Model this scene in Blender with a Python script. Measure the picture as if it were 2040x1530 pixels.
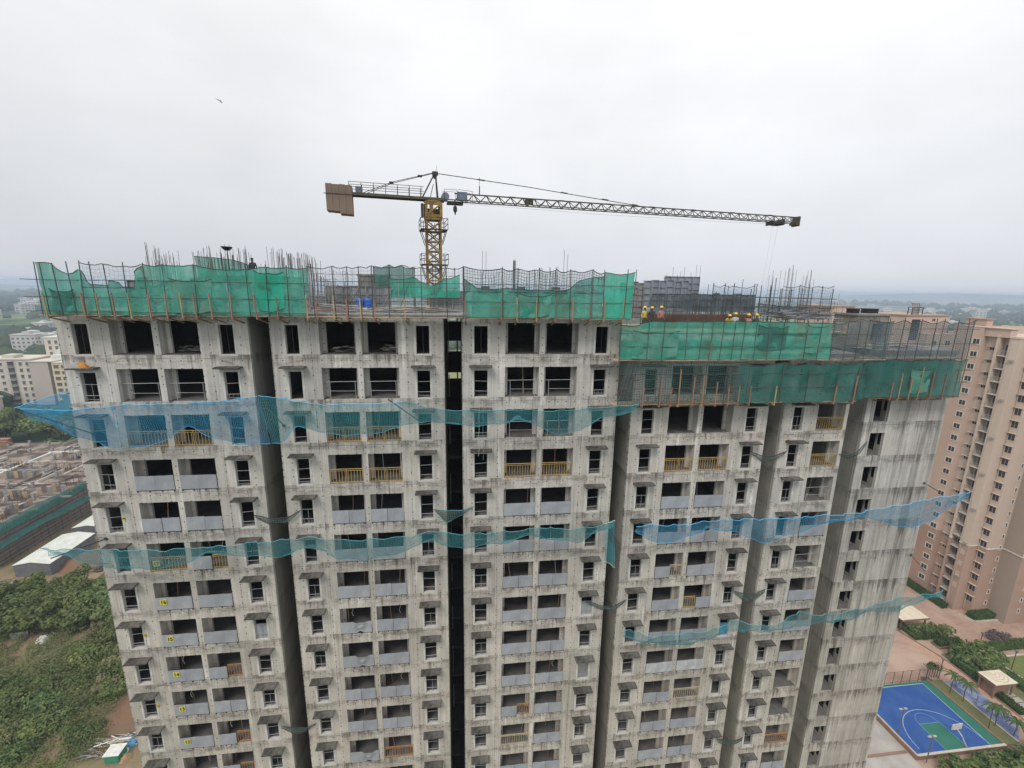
import bpy, bmesh, math, random
from mathutils import Vector, Matrix
PI=math.pi
R=random.Random(11)
scene=bpy.context.scene
COL=scene.collection
for o in list(bpy.data.objects): bpy.data.objects.remove(o)

# ------------------------------------------------------------------ camera, sky, sun, exposure
CAMZ=70.0
cd=bpy.data.cameras.new('camera'); cam=bpy.data.objects.new('camera',cd); COL.objects.link(cam)
cd.sensor_width=36; cd.lens=36*888.994/2040; cd.clip_start=0.1; cd.clip_end=30000
p_,r_=math.radians(12.06499),math.radians(0.9025166)
cp,sp=math.cos(p_),math.sin(p_); cr,sr=math.cos(r_),math.sin(r_)
# world->camera rows (x right, y down, z forward)
Rp=Matrix(((1,0,0),(0,cp,-sp),(0,sp,cp))); R0=Matrix(((1,0,0),(0,0,-1),(0,1,0))); Rr=Matrix(((cr,-sr,0),(sr,cr,0),(0,0,1)))
W2C=Rr@Rp@R0
rx,ry,rz=W2C[0],W2C[1],W2C[2]
M=Matrix((rx,-ry,-rz)).transposed().to_4x4(); M.translation=(0,0,CAMZ)
cam.matrix_world=M
scene.camera=cam

SUN_EL,SUN_AZ=math.radians(52),math.radians(205)   # azimuth clockwise from +Y: behind the photographer, a little left
world=bpy.data.worlds.new('World'); scene.world=world; world.use_nodes=True
nt=world.node_tree; nt.nodes.clear()
def wn(t,**k):
    n=nt.nodes.new(t)
    for a,b in k.items(): setattr(n,a,b)
    return n
sky=wn('ShaderNodeTexSky',sky_type='NISHITA'); sky.sun_disc=False; sky.sun_elevation=SUN_EL; sky.sun_rotation=SUN_AZ
bg1=wn('ShaderNodeBackground'); bg1.inputs[1].default_value=0.08; nt.links.new(sky.outputs[0],bg1.inputs[0])
tc=wn('ShaderNodeTexCoord'); sx=wn('ShaderNodeSeparateXYZ'); nt.links.new(tc.outputs['Generated'],sx.inputs[0])
# overcast layer: brighter towards the zenith, soft cloud structure
elv=wn('ShaderNodeMapRange'); elv.inputs[1].default_value=0.0; elv.inputs[2].default_value=1.0
elv.inputs[3].default_value=0.0; elv.inputs[4].default_value=1.0; nt.links.new(sx.outputs[2],elv.inputs[0])
ramp=wn('ShaderNodeValToRGB'); cr_=ramp.color_ramp
cr_.elements[0].position=0.0; cr_.elements[0].color=(0.66,0.68,0.73,1)
cr_.elements[1].position=1.0; cr_.elements[1].color=(1.15,1.15,1.15,1)
for ps,cl in ((0.12,(0.70,0.712,0.74,1)),(0.28,(0.79,0.80,0.815,1)),(0.5,(0.92,0.925,0.93,1))):
    e=cr_.elements.new(ps); e.color=cl
nt.links.new(elv.outputs[0],ramp.inputs[0])
mp=wn('ShaderNodeMapping'); mp.inputs['Scale'].default_value=(1,1,2.2); nt.links.new(tc.outputs['Generated'],mp.inputs[0])
nz=wn('ShaderNodeTexNoise'); nz.inputs['Scale'].default_value=1.7; nz.inputs['Detail'].default_value=7; nz.inputs['Roughness'].default_value=0.52
nt.links.new(mp.outputs[0],nz.inputs['Vector'])
mr=wn('ShaderNodeMapRange'); mr.inputs[1].default_value=0.33; mr.inputs[2].default_value=0.68; mr.inputs[3].default_value=0.90; mr.inputs[4].default_value=1.10
nt.links.new(nz.outputs[0],mr.inputs[0])
# the cloud is thinner and so brighter towards the right of the view, greyer to the left
az=wn('ShaderNodeMapRange'); az.inputs[1].default_value=-0.8; az.inputs[2].default_value=0.35; az.inputs[3].default_value=0.92; az.inputs[4].default_value=1.03
nt.links.new(sx.outputs[0],az.inputs[0])
mu=wn('ShaderNodeMath',operation='MULTIPLY'); nt.links.new(mr.outputs[0],mu.inputs[0]); nt.links.new(az.outputs[0],mu.inputs[1])
vm=wn('ShaderNodeVectorMath',operation='SCALE'); nt.links.new(ramp.outputs[0],vm.inputs[0]); nt.links.new(mu.outputs[0],vm.inputs['Scale'])
bg2=wn('ShaderNodeBackground'); bg2.inputs[1].default_value=1.0; nt.links.new(vm.outputs[0],bg2.inputs[0])
mx=wn('ShaderNodeMixShader'); mx.inputs[0].default_value=0.93; nt.links.new(bg1.outputs[0],mx.inputs[1]); nt.links.new(bg2.outputs[0],mx.inputs[2])
wo=wn('ShaderNodeOutputWorld'); nt.links.new(mx.outputs[0],wo.inputs[0])

sd=bpy.data.lights.new('sun','SUN'); sd.energy=1.7; sd.angle=math.radians(20); sd.color=(1.0,0.95,0.87)
sun=bpy.data.objects.new('sun',sd); COL.objects.link(sun)
sv=Vector((math.sin(SUN_AZ)*math.cos(SUN_EL),math.cos(SUN_AZ)*math.cos(SUN_EL),math.sin(SUN_EL)))
sun.rotation_euler=sv.to_track_quat('Z','Y').to_euler(); sun.location=(0,-40,140)
vs=scene.view_settings; vs.view_transform='Standard'; vs.look='None'; vs.exposure=0.2; vs.gamma=1; vs.use_curve_mapping=False
cy=scene.cycles
cy.use_denoising=True; cy.max_bounces=6; cy.diffuse_bounces=3; cy.glossy_bounces=2; cy.transmission_bounces=2; cy.volume_bounces=1; cy.transparent_max_bounces=24
cy.use_adaptive_sampling=True; cy.adaptive_threshold=0.02
cy.caustics_reflective=False; cy.caustics_refractive=False

# ------------------------------------------------------------------ frame of the tower: u along the front, v into it, z up
ANG=math.radians(7.01939); V0=29.92125
EU=Vector((math.cos(ANG),math.sin(ANG),0)); EV=Vector((-math.sin(ANG),math.cos(ANG),0))
def P(u,v,z=0.0): return EU*u+EV*(v+V0)+Vector((0,0,z))

# ------------------------------------------------------------------ materials
def newmat(name):
    m=bpy.data.materials.new(name); m.use_nodes=True
    t=m.node_tree; t.nodes.clear(); return m,t
class G:
    def __init__(s,t): s.t=t
    def n(s,typ,ins=None,**k):
        n=s.t.nodes.new(typ)
        for a,b in k.items(): setattr(n,a,b)
        for a,b in (ins or {}).items():
            if isinstance(b,bpy.types.NodeSocket): s.t.links.new(b,n.inputs[a])
            else: n.inputs[a].default_value=b
        return n
    def math(s,op,a,b=None,c=None,clamp=False):
        ins={0:a}
        if b is not None: ins[1]=b
        if c is not None: ins[2]=c
        n=s.n('ShaderNodeMath',ins,operation=op); n.use_clamp=clamp; return n.outputs[0]
    def noise(s,vec,scale,detail=4,rough=.55):
        return s.n('ShaderNodeTexNoise',{'Vector':vec,'Scale':scale,'Detail':detail,'Roughness':rough}).outputs[0]
    def rng(s,x,a,b,c=0.,d=1.):
        return s.n('ShaderNodeMapRange',{0:x,1:a,2:b,3:c,4:d}).outputs[0]
    def mix(s,f,a,b):
        n=s.n('ShaderNodeMix',data_type='RGBA'); n.inputs[0].default_value=0
        for i,x in ((0,f),(6,a),(7,b)):
            if isinstance(x,bpy.types.NodeSocket): s.t.links.new(x,n.inputs[i])
            else: n.inputs[i].default_value=x if i==0 else ((*x,1) if len(x)==3 else x)
        return n.outputs[2]
    def scale(s,vec,xyz,loc=(0,0,0)):
        return s.n('ShaderNodeMapping',{0:vec,3:xyz,1:loc}).outputs[0]
    def out(s,sh,disp=None):
        o=s.n('ShaderNodeOutputMaterial'); s.t.links.new(sh,o.inputs[0])
        return o
MATS={}
def mat(name,c1,c2=None,scale=1.0,rough=.8,metal=0.0,detail=4,lo=.35,hi=.65,bump=0.0,coord='Object',stretch=(1,1,1),var=0.0,spec=.3):
    """a two tone noise material; var = brightness variation from object to object"""
    m,t=newmat(name); g=G(t)
    co=g.n('ShaderNodeTexCoord').outputs[coord]
    co=g.scale(co,stretch)
    nzv=g.noise(co,scale,detail)
    col=g.mix(g.rng(nzv,lo,hi),c1,c2 or tuple(x*.75 for x in c1))
    if var:
        ri=g.n('ShaderNodeObjectInfo').outputs['Random']
        hsv=g.n('ShaderNodeHueSaturation',{'Value':g.rng(ri,0,1,1-var,1+var),'Color':col,'Hue':g.rng(g.math('FRACT',g.math('MULTIPLY',ri,7.3)),0,1,.5-var*.06,.5+var*.06)})
        col=hsv.outputs[0]
    b=g.n('ShaderNodeBsdfPrincipled',{'Base Color':col,'Roughness':rough,'Metallic':metal,'Specular IOR Level':spec})
    if bump:
        bp=g.n('ShaderNodeBump',{'Height':nzv,'Strength':bump,'Distance':.05}); t.links.new(bp.outputs[0],b.inputs['Normal'])
    g.out(b.outputs[0]); MATS[name]=m; return m

def concrete(name,base,dark,pale,floor0=70-1.354,holes=True,grime=1.0,seed=0.0,run=.62,long_=.10):
    m,t=newmat(name); g=G(t)
    co=g.n('ShaderNodeTexCoord').outputs['Object']
    co=g.n('ShaderNodeVectorMath',{0:co,1:(seed,seed*.3,0)},operation='ADD').outputs[0]
    sx=g.n('ShaderNodeSeparateXYZ',{0:co}); u,v,z=sx.outputs
    blot=g.noise(co,.55,6,.6); fine=g.noise(co,6.0,5,.65)
    col=g.mix(g.rng(blot,.36,.66),base,tuple(x*.80 for x in base))
    col=g.mix(g.math('MULTIPLY',g.rng(fine,.35,.75),.45),col,tuple(x*.66 for x in base))
    # pale runs of slurry and lime
    s1=g.noise(g.scale(co,(2.3,2.3,.16),(3,1,0)),1.0,6,.6)
    pm=g.math('MULTIPLY',g.rng(s1,.54,.66),g.rng(g.noise(g.scale(co,(1,1,1),(7,2,4)),.45,3),.42,.6))
    col=g.mix(g.math('MULTIPLY',pm,.75),col,pale)
    # rain runs: they start at a slab edge and end at their own length
    fz=g.math('FRACT',g.math('DIVIDE',g.math('SUBTRACT',z,floor0),3.0))       # 0 at a floor line, 1 just below the next
    fl=g.math('FLOOR',g.math('DIVIDE',g.math('SUBTRACT',z,floor0),3.0))
    uu=g.n('ShaderNodeCombineXYZ',{0:g.math('ADD',u,g.math('MULTIPLY',g.noise(g.scale(co,(1,1,.6)),1.6,3),.22)),1:v,2:g.math('MULTIPLY',fl,5.37)}).outputs[0]
    t_=g.math('SUBTRACT',1.0,fz)
    L1=g.rng(g.noise(g.scale(uu,(2.4,2.4,1)),1.0,5,.68),.44,.72,-.03,run); L2=g.rng(g.noise(g.scale(uu,(8,8,1),(3,3,3)),1.0,3,.6),.50,.74,-.03,run*1.1)
    r1=g.rng(g.math('SUBTRACT',L1,t_),0,.22); r2=g.rng(g.math('SUBTRACT',L2,t_),0,.10)
    wide=g.noise(g.scale(co,(.35,.35,.22),(1,8,2)),1.0,5,.6); patch=g.rng(wide,.38,.60)
    s3=g.noise(g.scale(co,(7,7,.14),(0,0,9)),1.0,5,.62); s4=g.noise(g.scale(co,(1.9,1.9,.07),(2,0,4)),1.0,5,.6)
    st=g.math('ADD',g.math('MULTIPLY',r1,g.math('ADD',.26,g.math('MULTIPLY',patch,.66))),g.math('MULTIPLY',r2,.16))
    st=g.math('ADD',st,g.math('MULTIPLY',g.rng(s3,.52,.70),g.math('MULTIPLY',patch,.42)))
    st=g.math('ADD',st,g.math('MULTIPLY',g.rng(s4,.50,.66),long_))
    col=g.mix(g.math('MULTIPLY',st,.80*grime,clamp=True),col,dark)
    # grime that sits on the slab edges in irregular patches
    e=g.noise(g.scale(co,(.9,.9,2.2),(5,5,5)),1.1,7,.72)
    eb=g.math('MULTIPLY',g.rng(g.math('ABSOLUTE',g.math('SUBTRACT',fz,.87)),.03,.20,1,0),g.rng(e,.46,.64))
    col=g.mix(g.math('MULTIPLY',eb,.66*grime,clamp=True),col,dark)
    mold=g.noise(g.scale(co,(1,1,1),(9,1,3)),.75,8,.72)
    col=g.mix(g.math('MULTIPLY',g.rng(mold,.56,.72),.24*grime,clamp=True),col,tuple(x*1.5 for x in dark))
    # fine upright banding left by the form boards, and lower storeys tinted: age yellowing plus shading painted into the colour
    fb=g.noise(g.scale(co,(10,10,.10),(1,1,7)),1.0,4,.6); col=g.mix(1.0,col,col)
    col=g.n('ShaderNodeHueSaturation',{'Value':g.rng(fb,.30,.70,.84,1.14),'Color':col}).outputs[0]
    age_shade=g.rng(z,66,38,0,.75)
    tint=g.n('ShaderNodeMix',data_type='RGBA',blend_type='MULTIPLY'); t.links.new(age_shade,tint.inputs[0]); t.links.new(col,tint.inputs[6]); tint.inputs[7].default_value=(.92,.868,.785,1); col=tint.outputs[2]
    # each pour came out a little lighter or darker than its neighbour
    cell=g.n('ShaderNodeCombineXYZ',{0:g.math('FLOOR',g.math('DIVIDE',g.math('ADD',u,.3),2.42)),1:fl}).outputs[0]
    wnz=g.n('ShaderNodeTexWhiteNoise',{'Vector':cell},noise_dimensions='3D').outputs['Value']
    col=g.n('ShaderNodeHueSaturation',{'Value':g.rng(wnz,0,1,.88,1.09),'Color':col}).outputs[0]
    # form joints
    def line(x,period,w,off=0.0):
        f=g.math('FRACT',g.math('DIVIDE',g.math('ADD',x,off),period))
        return g.math('LESS_THAN',g.math('ABSOLUTE',g.math('SUBTRACT',f,.5)),w/period)
    wob=g.math('MULTIPLY',g.math('SUBTRACT',fine,.5),.05)
    ln=g.math('MAXIMUM',line(g.math('ADD',u,wob),1.21,.016,.3),g.math('MAXIMUM',line(g.math('ADD',z,wob),3.0,.022,-floor0+1.5+.26),g.math('MULTIPLY',line(z,3.0,.012,-floor0+1.5-.95),.5)))
    lm=g.math('MULTIPLY',ln,g.rng(g.noise(co,1.1,3),.38,.58))
    col=g.mix(g.math('MULTIPLY',lm,.7),col,dark)
    hgt=g.math('SUBTRACT',g.math('MULTIPLY',fine,.35),lm)
    if holes:
        a=g.math('SUBTRACT',g.math('FRACT',g.math('DIVIDE',u,.605)),.5); b=g.math('SUBTRACT',g.math('FRACT',g.math('DIVIDE',z,.5)),.5)
        a=g.math('MULTIPLY',a,.605); b=g.math('MULTIPLY',b,.5)
        d=g.math('ADD',g.math('MULTIPLY',a,a),g.math('MULTIPLY',b,b))
        h=g.math('MULTIPLY',g.math('LESS_THAN',d,.0021),g.math('GREATER_THAN',g.noise(co,1.7,2),.47))
        col=g.mix(g.math('MULTIPLY',h,.85),col,(.05,.048,.045)); hgt=g.math('SUBTRACT',hgt,h)
    b=g.n('ShaderNodeBsdfPrincipled',{'Base Color':col,'Roughness':.9,'Specular IOR Level':.2})
    bp=g.n('ShaderNodeBump',{'Height':hgt,'Strength':.5,'Distance':.03}); t.links.new(bp.outputs[0],b.inputs['Normal'])
    g.out(b.outputs[0]); MATS[name]=m; return m

def netmat(name,c1,c2,cover,cell,wire,dirt=(.10,.10,.07),dirtamt=.5,trans=.35,vary=.25,scale=.6):
    """woven net: thin cloth between threads. cell/wire are metres, read from the sheet's own UVs (metres)"""
    m,t=newmat(name); g=G(t)
    uv=g.n('ShaderNodeTexCoord').outputs['UV']; ob=g.n('ShaderNodeTexCoord').outputs['Object']
    sx=g.n('ShaderNodeSeparateXYZ',{0:uv}); a,b=sx.outputs[0],sx.outputs[1]
    wv=g.math('MULTIPLY',g.math('SUBTRACT',g.noise(ob,1.5,3),.5),cell*.7)
    def th(x):
        f=g.math('FRACT',g.math('DIVIDE',g.math('ADD',x,wv),cell)); return g.math('LESS_THAN',f,wire/cell)
    threads=g.math('MAXIMUM',th(a),th(b))
    n1=g.noise(ob,scale,6,.62); n2=g.noise(g.scale(ob,(2.5,2.5,.5)),1.1,5,.6)
    cov=g.math('ADD',cover,g.math('MULTIPLY',g.math('SUBTRACT',n2,.5),vary*2),clamp=True)
    al=g.math('MAXIMUM',g.math('MULTIPLY',threads,.92),cov)
    col=g.mix(g.rng(n1,.35,.68),c1,c2)
    dm=g.math('MULTIPLY',g.rng(g.noise(g.scale(ob,(1,1,1),(4,9,1)),.55,6,.65),.52,.72),dirtamt)
    col=g.mix(dm,col,dirt)
    df=g.n('ShaderNodeBsdfDiffuse',{0:col}); tl=g.n('ShaderNodeBsdfTranslucent',{0:col})
    ms=g.n('ShaderNodeMixShader',{0:trans,1:df.outputs[0],2:tl.outputs[0]})
    tr=g.n('ShaderNodeBsdfTransparent')
    fs=g.n('ShaderNodeMixShader',{0:al,1:tr.outputs[0],2:ms.outputs[0]})
    g.out(fs.outputs[0]); MATS[name]=m; return m

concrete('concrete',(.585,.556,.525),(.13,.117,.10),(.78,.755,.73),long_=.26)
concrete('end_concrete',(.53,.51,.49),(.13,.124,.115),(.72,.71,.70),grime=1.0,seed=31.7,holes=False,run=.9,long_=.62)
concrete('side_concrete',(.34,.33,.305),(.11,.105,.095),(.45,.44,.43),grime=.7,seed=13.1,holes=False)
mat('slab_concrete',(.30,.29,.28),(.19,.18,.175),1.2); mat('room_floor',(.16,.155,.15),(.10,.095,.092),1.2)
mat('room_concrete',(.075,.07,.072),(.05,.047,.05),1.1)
mat('band_plaster',(.60,.585,.55),(.42,.40,.37),2.2,stretch=(1,1,.4),detail=6)
mat('shade_top',(.055,.051,.045),(.135,.127,.115),2.6,detail=7,lo=.38,hi=.66,bump=.4,var=.18)
mat('sheet_grey',(.36,.37,.395),(.28,.29,.32),1.3,rough=.5,var=.07,stretch=(1,1,.5))
mat('sheet_pale',(.52,.53,.55),(.36,.37,.39),1.6,rough=.55,stretch=(1,1,.6))
mat('rail_yellow',(.47,.34,.13),(.36,.24,.09),3,rough=.5,var=.05)
mat('rail_rust',(.42,.22,.08),(.30,.15,.06),3,rough=.6)
mat('rail_cream',(.50,.44,.30),(.40,.34,.22),3,rough=.6)
mat('dark_steel',(.05,.05,.055),(.08,.075,.07),3,rough=.6,metal=.3)
mat('galv_rod',(.34,.34,.35),(.25,.25,.26),3,rough=.5)
mat('pole_green',(.05,.085,.075),(.09,.10,.09),2,rough=.6,var=.25)
mat('pole_dark',(.055,.06,.065),(.10,.085,.07),2,rough=.6,var=.25)
mat('prop_rust',(.33,.16,.11),(.24,.14,.11),2,rough=.7,var=.22)
mat('prop_yellow',(.42,.31,.16),(.30,.20,.11),2,rough=.7,var=.2)
mat('timber',(.44,.35,.23),(.27,.20,.13),2.5,stretch=(1,4,4),var=.2)
mat('rebar',(.065,.06,.06),(.11,.085,.075),4,rough=.7)
mat('rebar_rust',(.17,.085,.06),(.11,.07,.055),2.5,rough=.8)
mat('form_steel',(.31,.34,.395),(.19,.21,.25),1.3,rough=.55,metal=.15,var=.12,stretch=(1,1,.5))
mat('form_grey',(.30,.30,.31),(.18,.18,.19),1.2,rough=.6,var=.15)
mat('plastic_blue',(.03,.13,.50),(.02,.10,.40),3,rough=.35)
mat('plastic_black',(.02,.02,.022),None,3,rough=.4)
mat('sign_yellow',(.62,.56,.09),(.54,.48,.09),3,rough=.5)
mat('black_paint',(.02,.02,.02),None,3)
mat('crane_yellow',(.33,.21,.045),(.15,.095,.035),1.6,rough=.6,detail=6)
mat('crane_jib',(.10,.09,.055),(.06,.055,.04),1.5,rough=.6)
mat('crane_dark',(.035,.035,.035),(.06,.055,.045),2,rough=.6)
mat('ballast',(.21,.155,.12),(.165,.12,.095),.9,rough=.9)
mat('steel_blue',(.17,.20,.27),(.12,.14,.18),2,rough=.5)
mat('skin',(.20,.11,.07),None,5,rough=.6); mat('helmet_yellow',(.80,.55,.04),(.70,.45,.03),4,rough=.35)
mat('shirt_pink',(.42,.20,.19),(.34,.16,.15),5); mat('shirt_grey',(.40,.42,.44),(.30,.31,.33),5); mat('shirt_yellow',(.55,.48,.12),(.45,.36,.1),5); mat('shirt_dark',(.05,.05,.07),None,5)
mat('trousers',(.06,.065,.09),(.09,.08,.08),5)
mat('tarp_blue',(.06,.22,.42),(.10,.32,.52),1.5,rough=.5); mat('tarp_orange',(.62,.27,.05),(.50,.20,.04),3)
mat('tarp_white',(.66,.66,.63),(.50,.49,.46),1.2); mat('tarp_green',(.05,.28,.17),(.04,.2,.13),1.5)
netmat('net_green',(.045,.33,.25),(.11,.45,.355),.77,.30,.018,dirt=(.13,.14,.09),dirtamt=.7,vary=.30)
netmat('net_faded',(.10,.36,.29),(.20,.46,.38),.74,.30,.018,dirt=(.2,.22,.17),dirtamt=.8,vary=.35); netmat('net_bright',(.04,.44,.31),(.06,.50,.37),.86,.3,.018,dirtamt=.3,vary=.1)
netmat('net_teal',(.05,.185,.165),(.085,.25,.225),.72,.16,.03,dirt=(.09,.13,.12),dirtamt=.5,vary=.22)
netmat('net_mesh',(.12,.17,.165),(.17,.22,.21),.09,.22,.011,dirtamt=.5,vary=.12)
netmat('net_mesh_dense',(.06,.13,.13),(.10,.18,.18),.24,.17,.026,dirtamt=.4,vary=.2)
netmat('net_grey',(.10,.14,.17),(.16,.20,.22),.36,.15,.03,dirtamt=.3,vary=.2)
netmat('net_blue',(.07,.42,.78),(.14,.52,.80),.22,.10,.019,dirt=(.32,.36,.36),dirtamt=.4,vary=.34,trans=.45)
netmat('net_blue2',(.09,.43,.55),(.16,.52,.60),.22,.10,.019,dirt=(.34,.36,.33),dirtamt=.5,vary=.34,trans=.45)
netmat('net_gap',(.10,.17,.16),(.17,.21,.19),.40,.15,.04,dirt=(.2,.2,.17),dirtamt=.5,vary=.25)
mat('rope_blue',(.10,.50,.85),(.10,.45,.75),4); mat('rope_teal',(.12,.38,.42),None,4); mat('rope_dark',(.05,.06,.06),None,4); mat('rope_white',(.6,.66,.6),None,4)
# ------------------------------------------------------------------ mesh helper
class MB:
    def __init__(s): s.v=[]; s.f=[]; s.m=[]; s.uv=None
    def add(s,vs,fs,m=0):
        k=len(s.v); s.v+= [tuple(x) for x in vs]; s.f+=[tuple(i+k for i in f) for f in fs]; s.m+=[m]*len(fs); return s
    def box(s,x0,x1,y0,y1,z0,z1,m=0):
        vs=[(x0,y0,z0),(x1,y0,z0),(x1,y1,z0),(x0,y1,z0),(x0,y0,z1),(x1,y0,z1),(x1,y1,z1),(x0,y1,z1)]
        return s.add(vs,[(3,2,1,0),(4,5,6,7),(0,1,5,4),(1,2,6,5),(2,3,7,6),(3,0,4,7)],m)
    def bar(s,a,b,w,d=None,m=0,up=(0,0,1)):
        a=Vector(a); b=Vector(b); d=d or w; t=(b-a)
        if t.length<1e-6: return s
        t.normalize(); upv=Vector(up)
        if abs(t.dot(upv))>.98: upv=Vector((0,1,0))
        x=t.cross(upv).normalized()*w/2; y=x.cross(t).normalized()*d/2
        vs=[a-x-y,a+x-y,a+x+y,a-x+y,b-x-y,b+x-y,b+x+y,b-x+y]
        return s.add(vs,[(0,1,2,3),(7,6,5,4),(0,4,5,1),(1,5,6,2),(2,6,7,3),(3,7,4,0)],m)
    def tube(s,pts,r,n=5,m=0,r2=None,cap=True):
        pts=[Vector(p) for p in pts]; k=len(pts); vs=[]; fs=[]
        for i,p in enumerate(pts):
            t=(pts[min(i+1,k-1)]-pts[max(i-1,0)])
            t=t.normalized() if t.length>1e-9 else Vector((0,0,1))
            up=Vector((0,0,1)) if abs(t.z)<.95 else Vector((0,1,0))
            x=t.cross(up).normalized(); y=x.cross(t)
            rr=r if r2 is None else r+(r2-r)*i/max(k-1,1)
            for j in range(n):
                a=2*PI*j/n; vs.append(p+x*(rr*math.cos(a))+y*(rr*math.sin(a)))
        for i in range(k-1):
            for j in range(n):
                a=i*n+j; b=i*n+(j+1)%n; fs.append((a,b,b+n,a+n))
        if cap: fs.append(tuple(range(n-1,-1,-1))); fs.append(tuple((k-1)*n+j for j in range(n)))
        return s.add(vs,fs,m)
    def lathe(s,prof,n=10,c=(0,0,0),m=0):
        vs=[];fs=[]
        for r,z in prof:
            for j in range(n):
                a=2*PI*j/n; vs.append((c[0]+r*math.cos(a),c[1]+r*math.sin(a),c[2]+z))
        k=len(prof)
        for i in range(k-1):
            for j in range(n):
                a=i*n+j;b=i*n+(j+1)%n; fs.append((a,b,b+n,a+n))
        fs.append(tuple(range(n-1,-1,-1))); fs.append(tuple((k-1)*n+j for j in range(n)))
        return s.add(vs,fs,m)
    def prism(s,poly,z0,z1,m=0):
        n=len(poly); vs=[(x,y,z0) for x,y in poly]+[(x,y,z1) for x,y in poly]
        fs=[tuple(range(n-1,-1,-1)),tuple(range(n,2*n))]+[(i,(i+1)%n,(i+1)%n+n,i+n) for i in range(n)]
        return s.add(vs,fs,m)
    def mesh(s,name,mats,smooth=False):
        me=bpy.data.meshes.new(name); me.from_pydata(s.v,[],s.f)
        for m in (mats if isinstance(mats,(list,tuple)) else [mats]): me.materials.append(MATS[m] if isinstance(m,str) else m)
        if any(s.m): me.polygons.foreach_set('material_index',s.m)
        if smooth: me.polygons.foreach_set('use_smooth',[True]*len(s.f))
        me.update(); return me
    def build(s,name,mats,parent=None,smooth=False,kind=None,loc=None):
        return obj(name,s.mesh(name,mats,smooth),parent,kind,loc)
def obj(name,me,parent=None,kind=None,loc=None):
    o=bpy.data.objects.new(name,me); COL.objects.link(o)
    if parent is not None: o.parent=parent
    if kind: o['kind']=kind
    if loc is not None: o.location=loc
    return o
def tag(o,label,cat,group=None,kind=None):
    o['label']=label; o['category']=cat
    if group: o['group']=group
    if kind: o['kind']=kind
    return o
def thing(name,label,cat,u=0,v=0,z=0,group=None,rz=0.0):
    """an Empty at the base of a thing, in the tower's axes"""
    o=bpy.data.objects.new(name,None); COL.objects.link(o); o.empty_display_size=.3
    o.location=P(u,v,z); o.rotation_euler=(0,0,ANG+rz)
    return tag(o,label,cat,group)
def put(o,u,v,z,rz=0.0,s=None):
    o.location=P(u,v,z); o.rotation_euler=(0,0,ANG+rz)
    if s is not None: o.scale=(s,s,s) if not isinstance(s,(tuple,list)) else s
    return o
def kids(o): return [c for c in bpy.data.objects if c.parent==o]
CH={}
def copy_tree(o,parent=None,children=None):
    c=o.copy(); COL.objects.link(c)
    if parent is not None: c.parent=parent
    for ch in (children if children is not None else o.children): copy_tree(ch,c)
    return c
def struct(o): o['kind']='structure'; return o

# ================================================================== THE TOWER UNDER CONSTRUCTION
def FL(n): return 68.646-3.0*n           # walking level of row n (row 1 = topmost finished storey in view)
tower=thing('tower_building','raw concrete apartment tower under construction with dark window openings','building')
BLK=[ # u0,u1,first row,top z,front v,[openings]
 (-23.93,-13.10,1,68.05,0,[('w',-23.10,-22.22),('b',-21.05,-18.67),('b',-18.31,-16.03),('w',-14.84,-13.98)]),
 (-11.83,-0.92,1,68.05,0,[('w',-10.92,-10.10),('b',-8.85,-6.58),('b',-6.22,-3.92),('w',-2.74,-1.87)]),
 (0.26,11.28,1,68.05,0,[('w',1.08,2.00),('b',3.20,5.55),('b',5.93,8.25),('w',9.47,10.36)]),
 (12.42,23.19,2,65.30,0,[('w',13.28,14.17),('b',15.30,17.60),('b',18.00,20.36),('w',21.47,22.33)]),
 (24.44,29.92,2,65.30,0,[('w',25.30,26.15),('b',27.32,29.64)]),
 (33.30,40.80,2,65.30,1.8,[('e',34.10,35.45)]),
]
NROW=22; DET=15
TH=.25
surround={}
def surround_mesh(w):
    k=round(w,2)
    if k not in surround:
        b=MB(); h=1.88; t=.13
        for x0,x1,z0,z1 in ((-w/2-t,-w/2,-.10,h+.14),(w/2,w/2+t,-.10,h+.14),(-w/2,w/2,h,h+.14),(-w/2,w/2,-.10,0)):
            b.box(x0,x1,-.02,.0,z0,z1)
        for x0,x1 in ((-w/2,-w/2+.012),(w/2-.012,w/2)): b.box(x0,x1,.003,.243,0,h)
        b.box(-w/2,w/2,.003,.243,0,.012)
        surround[k]=b.mesh('window','band_plaster')
    return surround[k]
def guard_mesh(w,k):
    """the loose steel rods wedged across one window opening, each a rod of its own"""
    rr=random.Random(k); o=[]
    j=rr.uniform(-.04,.04)
    def rod(pts,r): q=MB(); q.tube(pts,r,5); o.append(q.mesh('guard_rod','galv_rod'))
    rod([(-w/2,.1,1.12+j),(w/2,.1,1.12-j)],.022)
    x=rr.choice((0,0,.12))
    rod([(-w/2-x,.06,.42+j),(w/2+x,.06,.42-j*.4)],.020)
    if k%2: rod([(-w/2,.12,.18),(w/2,.12,.14)],.014)
    if k%5==0: rod([(.05,.1,.0),(.03,.1,1.2)],.015)
    if k%7==3:
        for q_ in range(3): rod([(-w/2+.15+q_*w/3.4,.1,.05),(-w/2+.15+q_*w/3.4,.1,.42)],.012)
    return o
guards={}
shades={}
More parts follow.
